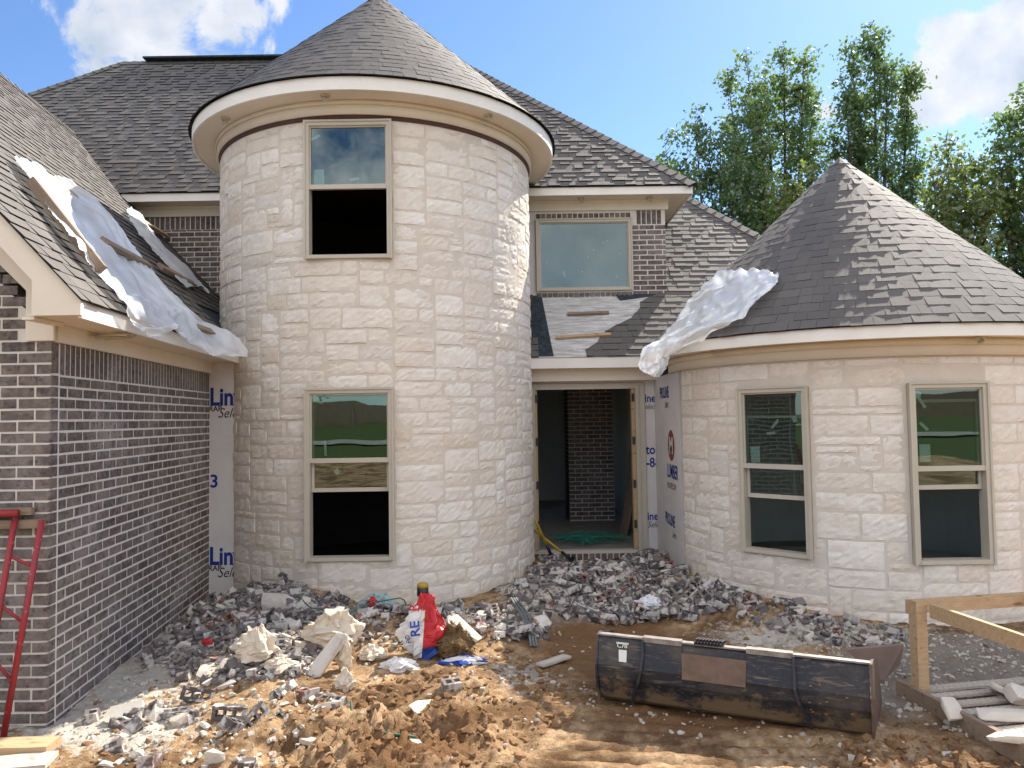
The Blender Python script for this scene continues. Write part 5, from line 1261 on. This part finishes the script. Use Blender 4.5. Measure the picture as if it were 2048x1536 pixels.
# ------------------------------------------------------------------ loader bucket
def bucket():
    A, B = Vector((.62, 5.66, 0)), Vector((2.30, 4.97, 0)); L = (B - A).length; d = (B - A).normalized(); bk = Vector((-d.y, d.x, 0)); M = (A + B) / 2
    lift = Vector((0, 0, -.005))
    e = empty('loader_bucket', M, 'black worn steel loader bucket with rusty patch standing on the clay', 'bucket')
    # local section: t = away from the camera, z up.  The back plate leans away, the floor runs behind it
    tilt = .055
    P = lambda s, t, z: A + d * (s * L) + bk * t + Vector((0, 0, z + tilt * (1 - s) * .35 + .015)) + lift
    prof = [(.05, .470), (.03, .470), (.0, .46), (-.05, .28), (-.045, .19), (.02, .03), (.06, .0), (.62, .02)]
    sh = MB('worn_steel'); ns = 24; th = .014; v = []
    for i in range(ns + 1):
        for (t, z) in prof: v.append(P(i / ns, t, z))
        for (t, z) in prof: v.append(P(i / ns, t + (th if t < .05 else .0), z + (-th if z > .4 else th)))
    k = len(prof); f = []
    for i in range(ns):
        for a in range(k - 1):
            f.append((i * 2 * k + a, i * 2 * k + a + 1, (i + 1) * 2 * k + a + 1, (i + 1) * 2 * k + a)); f.append(((i + 1) * 2 * k + k + a, (i + 1) * 2 * k + k + a + 1, i * 2 * k + k + a + 1, i * 2 * k + k + a))
    sh.add(v, f)
    # keep the shell in the bucket's own coordinates for the mud line
    sh.build('shell', e)
    for s in (0.0, 1.0):
        sd = MB('rusty_plate' if s else 'worn_steel'); poly = [(.07, .49), (.0, .48), (-.06, .28), (-.055, .19), (.0, .0), (.64, -.005), (.66, .05), (.42, .40)]
        pts = [P(s, t, z) + d * ((.004 + max(0, t) * .13) if s else -.018) for t, z in poly]; sd.prism(pts, d * .016); sd.build('side_plate', e)
    lip = MB('scuffed_steel'); a = P(-.005, .04, .478); b = P(1.005, .04, .478); lip.bar(a, b, .05, .012); lip.build('top_edge', e)
    for s0, s1 in ((.182, .335), (.578, .745)):
        h = MB('scuffed_steel'); h.bar(P(s0, .008, .484), P(s1, .008, .484), .06, .035); h.build('coupler_lip', e)
        m_ = MB('worn_steel'); m_.add([P(s0, -.012, .465), P(s1, -.012, .465), P(s1, -.062, .28), P(s0, -.062, .28)], [(0, 1, 2, 3)]); m_.build('coupler_plate', e)
    for s, dr in ((.182, -.03), (.745, .035)):
        rb = MB('black_steel')
        pts = [P(s, -.014, .48), P(s + .003, -.035, .38), P(s + dr * .1, -.066, .28), P(s + dr * .5, -.066, .19), P(s + dr * 1.3, -.03, .09), P(s + dr * 1.6, .0, .02)]
        for a, b in zip(pts, pts[1:]): rb.bar(a, b + (b - a).normalized() * .006, .018, .035, up=-bk)
        rb.build('rib', e)
    rp = MB('rusty_plate'); rp.add([P(.335, -.024, .42), P(.578, -.024, .42), P(.575, -.0645, .25), P(.338, -.0645, .25)], [(0, 1, 2, 3)]); rp.build('rust_patch', e)
    for s0, s1 in ((.20, .30), (.60, .73)):
        wp = MB('bright_steel'); wp.add([P(s0, -.044, .17), P(s1, -.044, .17), P(s1 + .01, -.012, .07), P(s0 + .005, -.012, .08)], [(0, 1, 2, 3)])
    st = MB('black_steel')
    for i in range(9):
        s = .385 + .012 * i
        st.bar(P(s, .0, .493), P(s + .010, .05, .493), .012, .02); st.bar(P(s + .006, .0, .5135), P(s + .016, .05, .5135), .012, .02)
    st.build('step_tread', e)
    dc = MB('sticker'); q = P(.075, -.018, .44); dc.bar(q, P(.125, -.018, .44), .004, .012, up=(0, 0, 1)); dc.build('decal', e)
    q = P(.095, -.018, .38); dc = MB('sticker'); dc.prism([P(.087, -.046, .315), P(.118, -.046, .315), P(.118, -.026, .395), P(.085, -.026, .395)], bk * -.0015)
    o = dc.build('decal', e); o['label'] = 'torn square decal'
    lettering('C78', P(.078, -.022, .41) - bk * .004, d, (0, 0, 1), .045, 'sticker', e, .02)
    dm = MB('clod')
    R = random.Random(2)
    for _ in range(26):
        s = R.uniform(.75, .98); z = R.uniform(.05, .35); t = -.05 if z > .2 else -.045 + (.2 - z) * .35
        me = CLODS[R.randrange(4)]; co = np.array([v.co[:] for v in me.vertices]) * R.uniform(.06, .22); dm.add(co * [1, .4, 1] + np.array(P(s, t - .006, z)[:]), [tuple(p.vertices) for p in me.polygons])
    dm.build('mud_splash', e)
bucket()
def steel_scrap():
    m_ = MB('painted_plate'); a, b, c_, d = at_z(1690, 1300, .28), at_z(1808, 1290, .30), at_z(1800, 1330, .12), at_z(1768, 1362, .03)
    m_.prism([a, b, c_, d], (.0, .02, .008)); tag(m_.build('metal_sheet'), 'dull reddish metal sheet leaning behind the right end of the bucket', 'metal sheet')
steel_scrap()

# ------------------------------------------------------------------ timber crate on the right
def crate():
    C0 = Vector((2.90, 5.60, 0)); ex = Vector((.985, .17, 0)).normalized(); ey = Vector((.165, -.985, 0)).normalized(); z0 = .07
    e = empty('timber_crate', C0, 'open timber crate frame with slatted base and wire mesh at the right edge', 'crate')
    P = lambda a, b, z: C0 + ex * a + ey * b + Vector((0, 0, z))
    Lx, Ly, Hh = 1.02, 1.45, .71
    for a, b in ((.0, .0), (Lx, .0), (.0, Ly), (Lx, Ly)):
        m_ = MB('fresh_lumber'); m_.box(P(a + .04, b + .04, (Hh - .002) / 2 + z0 - .03), .085, .085, Hh - .06 + .06, ex, ey, (0, 0, 1)); m_.build('post', e)
    def rail(p, q, wd, th, mat='fresh_lumber', name='rail'):
        m_ = MB(mat); m_.bar(p, q, wd, th); m_.build(name, e)
    zt = z0 + Hh - .09
    rail(P(.0, -.019, zt), P(Lx + .09, -.019, zt), .036, .10); rail(P(.105, .105, zt - .004), P(.105, Ly - .02, zt - .004), .036, .10)
    rail(P(.0, Ly + .10, zt), P(Lx + .09, Ly + .10, zt), .036, .10); rail(P(Lx - .02, .09, zt - .004), P(Lx - .02, Ly, zt - .004), .036, .10)
    rail(P(-.022, -.12, z0 - .005), P(-.022, Ly + .25, z0 - .005), .038, .13, 'weathered_lumber', 'base_rail'); rail(P(Lx + .105, -.1, z0 - .005), P(Lx + .105, Ly + .2, z0 - .005), .038, .13, 'weathered_lumber', 'base_rail'); rail(P(Lx / 2, -.05, z0 - .03), P(Lx / 2, Ly + .2, z0 - .03), .04, .08, 'weathered_lumber', 'base_rail')
    b = .02; R = random.Random(6)
    while b < Ly + .15:
        m_ = MB('pale_slat'); wv = R.uniform(.07, .095); m_.bar(P(.0, b + R.uniform(-.006, .006), z0 + .028), P(Lx + .08, b + R.uniform(-.01, .01), z0 + .028), wv, .018); m_.build('slat', e); b += R.uniform(.135, .16)
    wm = MB('chicken_wire'); s = .05; zz = z0 + .045
    nx_, ny_ = int(Lx / s), int(Ly / s)
    for i in range(nx_):
        for j in range(ny_):
            o = (.5 if j % 2 else 0) * s; x, y = i * s + o, j * s
            for (p, q) in (((x, y), (x + s * .5, y + s * .3)), ((x + s * .5, y + s * .3), (x + s, y)), ((x + s * .5, y + s * .3), (x + s * .5, y + s))):
                a, b_ = P(*p, zz), P(*q, zz); dd = (b_ - a).normalized(); sd = dd.cross(Vector((0, 0, 1))) * .0014
                wm.add([a - sd, a + sd, b_ + sd, b_ - sd], [(0, 1, 2, 3)])
    wm.build('wire_mesh', e)
    Z = z0 + .05
    def stone(px, py, dims, rot, lab, seed):
        p = at_z(px, py, Z + dims[2] * .5); me = chunk_mesh('stone_slab', dims, seed, 'pallet_stone', 40); copy_of(me, 'stone_slab', p, rot, 1, lab, 'stone slab', None)
    stone(1905, 1418, (.17, .15, .045), (.85, .2, .5), 'pointed white stone piece propped up on the crate slats', 101)
    stone(2010, 1430, (.34, .10, .05), (0.05, .0, -.15), 'long white stone slab lying across the middle of the crate', 103)
    stone(2030, 1475, (.34, .10, .05), (0, .05, .02), 'nearest white stone slab in the crate', 105)
    stone(2000, 1378, (.20, .14, .05), (.3, .3, .9), 'white stone piece at the back of the crate', 107)
    stone(2040, 1392, (.18, .14, .09), (.5, .3, .2), 'chunky grey-white stone at the back corner of the crate', 109)
crate()

# ------------------------------------------------------------------ red ladder and planks at the left edge
def ladder():
    e = empty('red_ladder', (-3.45, 5.1, 0), 'red painted steel ladder frame leaning on the brick gable wall', 'ladder')
    t1, b1 = at_y(84, 1040, 5.33), at_z(6, 1478, 0.0)
    t2, b2 = at_y(33, 1020, 5.33), at_y(-36, 1420, 5.12)
    for t, b in ((t1, b1), (t2, b2)):
        m_ = MB('red_paint'); m_.tube([b, t], .021, 12); m_.build('rail', e, True)
    for f in (.25, .52, .78):
        m_ = MB('red_paint'); m_.tube([b1.lerp(t1, f), b2.lerp(t2, f * .95 + .02)], .011, 8); m_.build('rung', e, True)
    m_ = MB('red_paint'); m_.tube([at_y(36, 1026, 5.30), at_y(-60, 1028, 5.25)], .026, 12); m_.build('cross_bar', e, True)
    m_ = MB('weathered_lumber'); m_.bar(at_y(66, 1022, 5.36), at_y(-60, 1024, 5.36), .04, .05); m_.build('wooden_bar', e)
    m_ = MB('weathered_lumber'); m_.bar(at_y(88, 1047, 5.36), at_y(-60, 1050, 5.36), .04, .06); m_.build('wooden_bar', e)
ladder()
plank(at_z(-120, 1498, .07), at_z(108, 1490, .07), .17, .05, (0, 0, 1), 'upper pale plank lying on the ground below the red ladder', 'fresh_lumber', group='planks at the left edge')
plank(at_z(-120, 1540, .05), at_z(104, 1520, .05), .20, .03, (0, 0, 1), 'lower grey plank at the bottom left corner of the picture', 'pale_slat', group='planks at the left edge')

# ------------------------------------------------------------------ trees
def tree(base, leaders, mat, label, n_leaf, spread, seed, leaf_s=.15, name='tree', cat='tree', start=.3, fat=1.45):
    R = random.Random(seed); Rn = np.random.default_rng(seed); base = Vector(base)
    e = empty(name, base, label, cat, 'trees behind the house'); tr = MB('bark'); pts_all = []
    hmax = max(l.z for l, _ in leaders) - base.z; fork = base + Vector((0, 0, hmax * .22))
    tr.tube([base, base.lerp(fork, .5) + Vector((R.uniform(-.1, .1), 0, 0)), fork], [hmax * .018, hmax * .015, hmax * .013], 10)
    for (tip, wd) in leaders:
        L = (tip - fork).length; mid = fork.lerp(tip, .4); mid.x += (tip.x - fork.x) * .22
        path = [fork.lerp(mid, .0), fork.lerp(mid, .5), mid, mid.lerp(tip, .5), tip]
        tr.tube(path, [hmax * .009, hmax * .007, hmax * .0055, hmax * .003, .006], 7)
        def pos(f):
            x = f * 4; i = min(3, int(x)); return path[i].lerp(path[i + 1], x - i)
        k = int(34 + L * 3)
        for q in range(k):
            f = start + (1 - start) * (q + R.random()) / k; p = pos(f); a = R.uniform(0, 6.283); up = R.uniform(.35, 1.3)
            ln = fat * wd * (max(.08, (1 - f)) ** .50) * R.uniform(.45, 1.15) * (1.0 if f > .45 else .9)
            d = Vector((math.cos(a), math.sin(a), up)).normalized(); q2 = p + d * ln
            tr.tube([p, p.lerp(q2, .5) + Vector((0, 0, -.03 * ln)), q2], [.018, .012, .004], 4, caps=False)
            for s in np.linspace(.25, 1.08, 5): pts_all.append((p.lerp(q2, s), .13 + .15 * ln * (1 - abs(s - .7))))
        pts_all.append((tip, .12)); pts_all.append((pos(.96), .16))
    tr.build('trunk', e, True)
    c = np.array([p[:] for p, _ in pts_all]); sg = np.array([q for _, q in pts_all]) * spread
    nc = max(60, n_leaf // 38); pick = Rn.choice(len(c), nc); cc = c[pick] + Rn.normal(0, .8, (nc, 3)) * sg[pick][:, None]; cs = Rn.uniform(.09, .21, nc) * (leaf_s / .15)
    dn = cs ** 1.6; idx = Rn.choice(nc, n_leaf, p=dn / dn.sum()); P = cc[idx] + Rn.normal(0, 1, (n_leaf, 3)) * np.array([1.15, 1.15, .8]) * cs[idx][:, None]
    nrm = Rn.normal(0, 1, (n_leaf, 3)); nrm[:, 2] += .5; nrm /= np.linalg.norm(nrm, axis=1)[:, None]
    a = np.cross(nrm, Rn.normal(0, 1, (n_leaf, 3))); a /= np.linalg.norm(a, axis=1)[:, None]; b = np.cross(nrm, a); sz = leaf_s * Rn.uniform(.55, 1.25, n_leaf)[:, None]
    V = np.stack([P + a * sz * .5, P + b * sz * .38 + nrm * sz * .10, P - a * sz * .5, P - b * sz * .38 + nrm * sz * .10], 1).reshape(-1, 3)
    me = bpy.data.meshes.new('crown'); me.vertices.add(len(V)); me.vertices.foreach_set('co', V.ravel())
    me.loops.add(4 * n_leaf); me.loops.foreach_set('vertex_index', np.arange(4 * n_leaf)); me.polygons.add(n_leaf); me.polygons.foreach_set('loop_start', np.arange(0, 4 * n_leaf, 4))
    me.update(); me.materials.append(MAT[mat]); o = bpy.data.objects.new('crown', me); COL.objects.link(o); o.parent = e
def at_tree(px, py, Y): return at_y(px, py, Y)
def trees():
    Y = 27.0; g = lambda px, Y=Y: Vector((at_y(px, 600, Y).x, Y, 0))
    T = lambda l, Y=Y: [(at_y(px, py, Y + dy), wd) for px, py, wd, dy in l]
    tree(g(1560), T([(1492, 98, 1.0, .3), (1568, 88, 1.15, 0), (1608, 112, 1.0, -.3), (1455, 150, .9, .2), (1625, 190, .8, .5), (1530, 140, 1.1, 1.2), (1520, 200, 1.1, -1.2), (1470, 250, 1.2, -.6)]), 'leaf_green', 'tall open-crowned green tree left of the turret peak, with several pointed tops', 20000, .9, 201, fat=1.05, start=.42)
    tree(g(1745), T([(1748, 58, 1.25, 0), (1702, 88, .9, .4), (1690, 170, 1.0, -.3), (1818, 152, .85, .2), (1775, 130, 1.1, -.8), (1720, 200, 1.2, 1.0), (1835, 285, .8, -.3), (1665, 270, .8, .4)]), 'leaf_dark', 'tallest dark tree straight behind the turret peak, with a lower second spire', 22000, .9, 202, fat=1.05, start=.40)
    tree(g(1440, 25.0), T([(1330, 290, 1.2, 0), (1390, 240, 1.2, .5), (1440, 262, 1.2, 0), (1470, 300, 1.2, -.6), (1360, 330, 1.3, -.5), (1420, 330, 1.2, .8), (1500, 330, 1.1, 0), (1310, 320, .7, 0)], 25.0), 'leaf_dark', 'broad low dark tree just right of the main roof edge', 19000, 1.1, 203, start=.12)
    tree(g(1925, 22.0), T([(1892, 276, 1.1, 0), (1930, 310, 1.15, .4), (1866, 340, .9, -.3), (1965, 330, 1.0, 0), (1900, 360, 1.2, .8), (1852, 385, .6, 0), (1975, 375, .9, -.5), (1940, 410, 1.1, -.8)], 22.0), 'leaf_yellow', 'lighter olive green tree right of the turret roof', 15000, 1.0, 204, start=.12)
    tree(g(2075, 22.0), T([(2055, 170, 1.1, 0), (2015, 240, .9, .4), (2095, 150, 1.2, 0), (1995, 290, .7, -.2), (2060, 300, 1.2, -.8), (2130, 220, 1.1, .4), (2010, 380, 1.1, .2)], 22.0), 'leaf_dark', 'dark tree cut off by the right edge of the picture', 15000, 1.0, 205, start=.12)
    tree(g(1612, 24.0), T([(1622, 338, .9, 0), (1590, 360, .8, .3), (1645, 355, .8, -.3), (1565, 400, .8, 0)], 24.0), 'leaf_yellow', 'small yellowing tree low between the two tall trees', 6500, 1.1, 206, start=.35)
    tree(g(1700, 31.0), T([(1700, 420, 1.3, 0), (1775, 400, 1.3, 0), (1640, 440, 1.2, .5)], 31.0), 'leaf_dark', 'low dark tree farthest back behind the turret roof', 6000, 1.2, 207, start=.3)
    # the far side of the street, seen only in the window panes
    f = empty('wooden_fence', (0, -34, 0), 'brown board fence across the street mirrored in the window panes', 'fence')
    m_ = MB('fence_board'); x = -40
    while x < 40: m_.span(x, x + .14, -34.02, -34, 1.2, 3.3 + random.uniform(-.02, .02)); x += .15
    m_.build('board_panel', f)
    for k, (px, hh) in enumerate(((-16, 9), (-7, 11), (3, 8), (12, 10), (22, 9))):
        tree((px, -40, 1.2), [(Vector((px + dx, -40 + dx * .4, 1.2 + hh * s)), 2.2) for dx, s in ((-2, .85), (0, 1), (2.2, .8), (.8, .7))], 'leaf_dark', ('dark tree beyond the street fence, %s in the window panes' % ('mirrored far left', 'mirrored left of centre and tallest', 'mirrored low in the middle', 'mirrored right of centre', 'mirrored far right')[k]), 2600, 1.5, 300 + k, .35, start=.15)
trees()
settle()
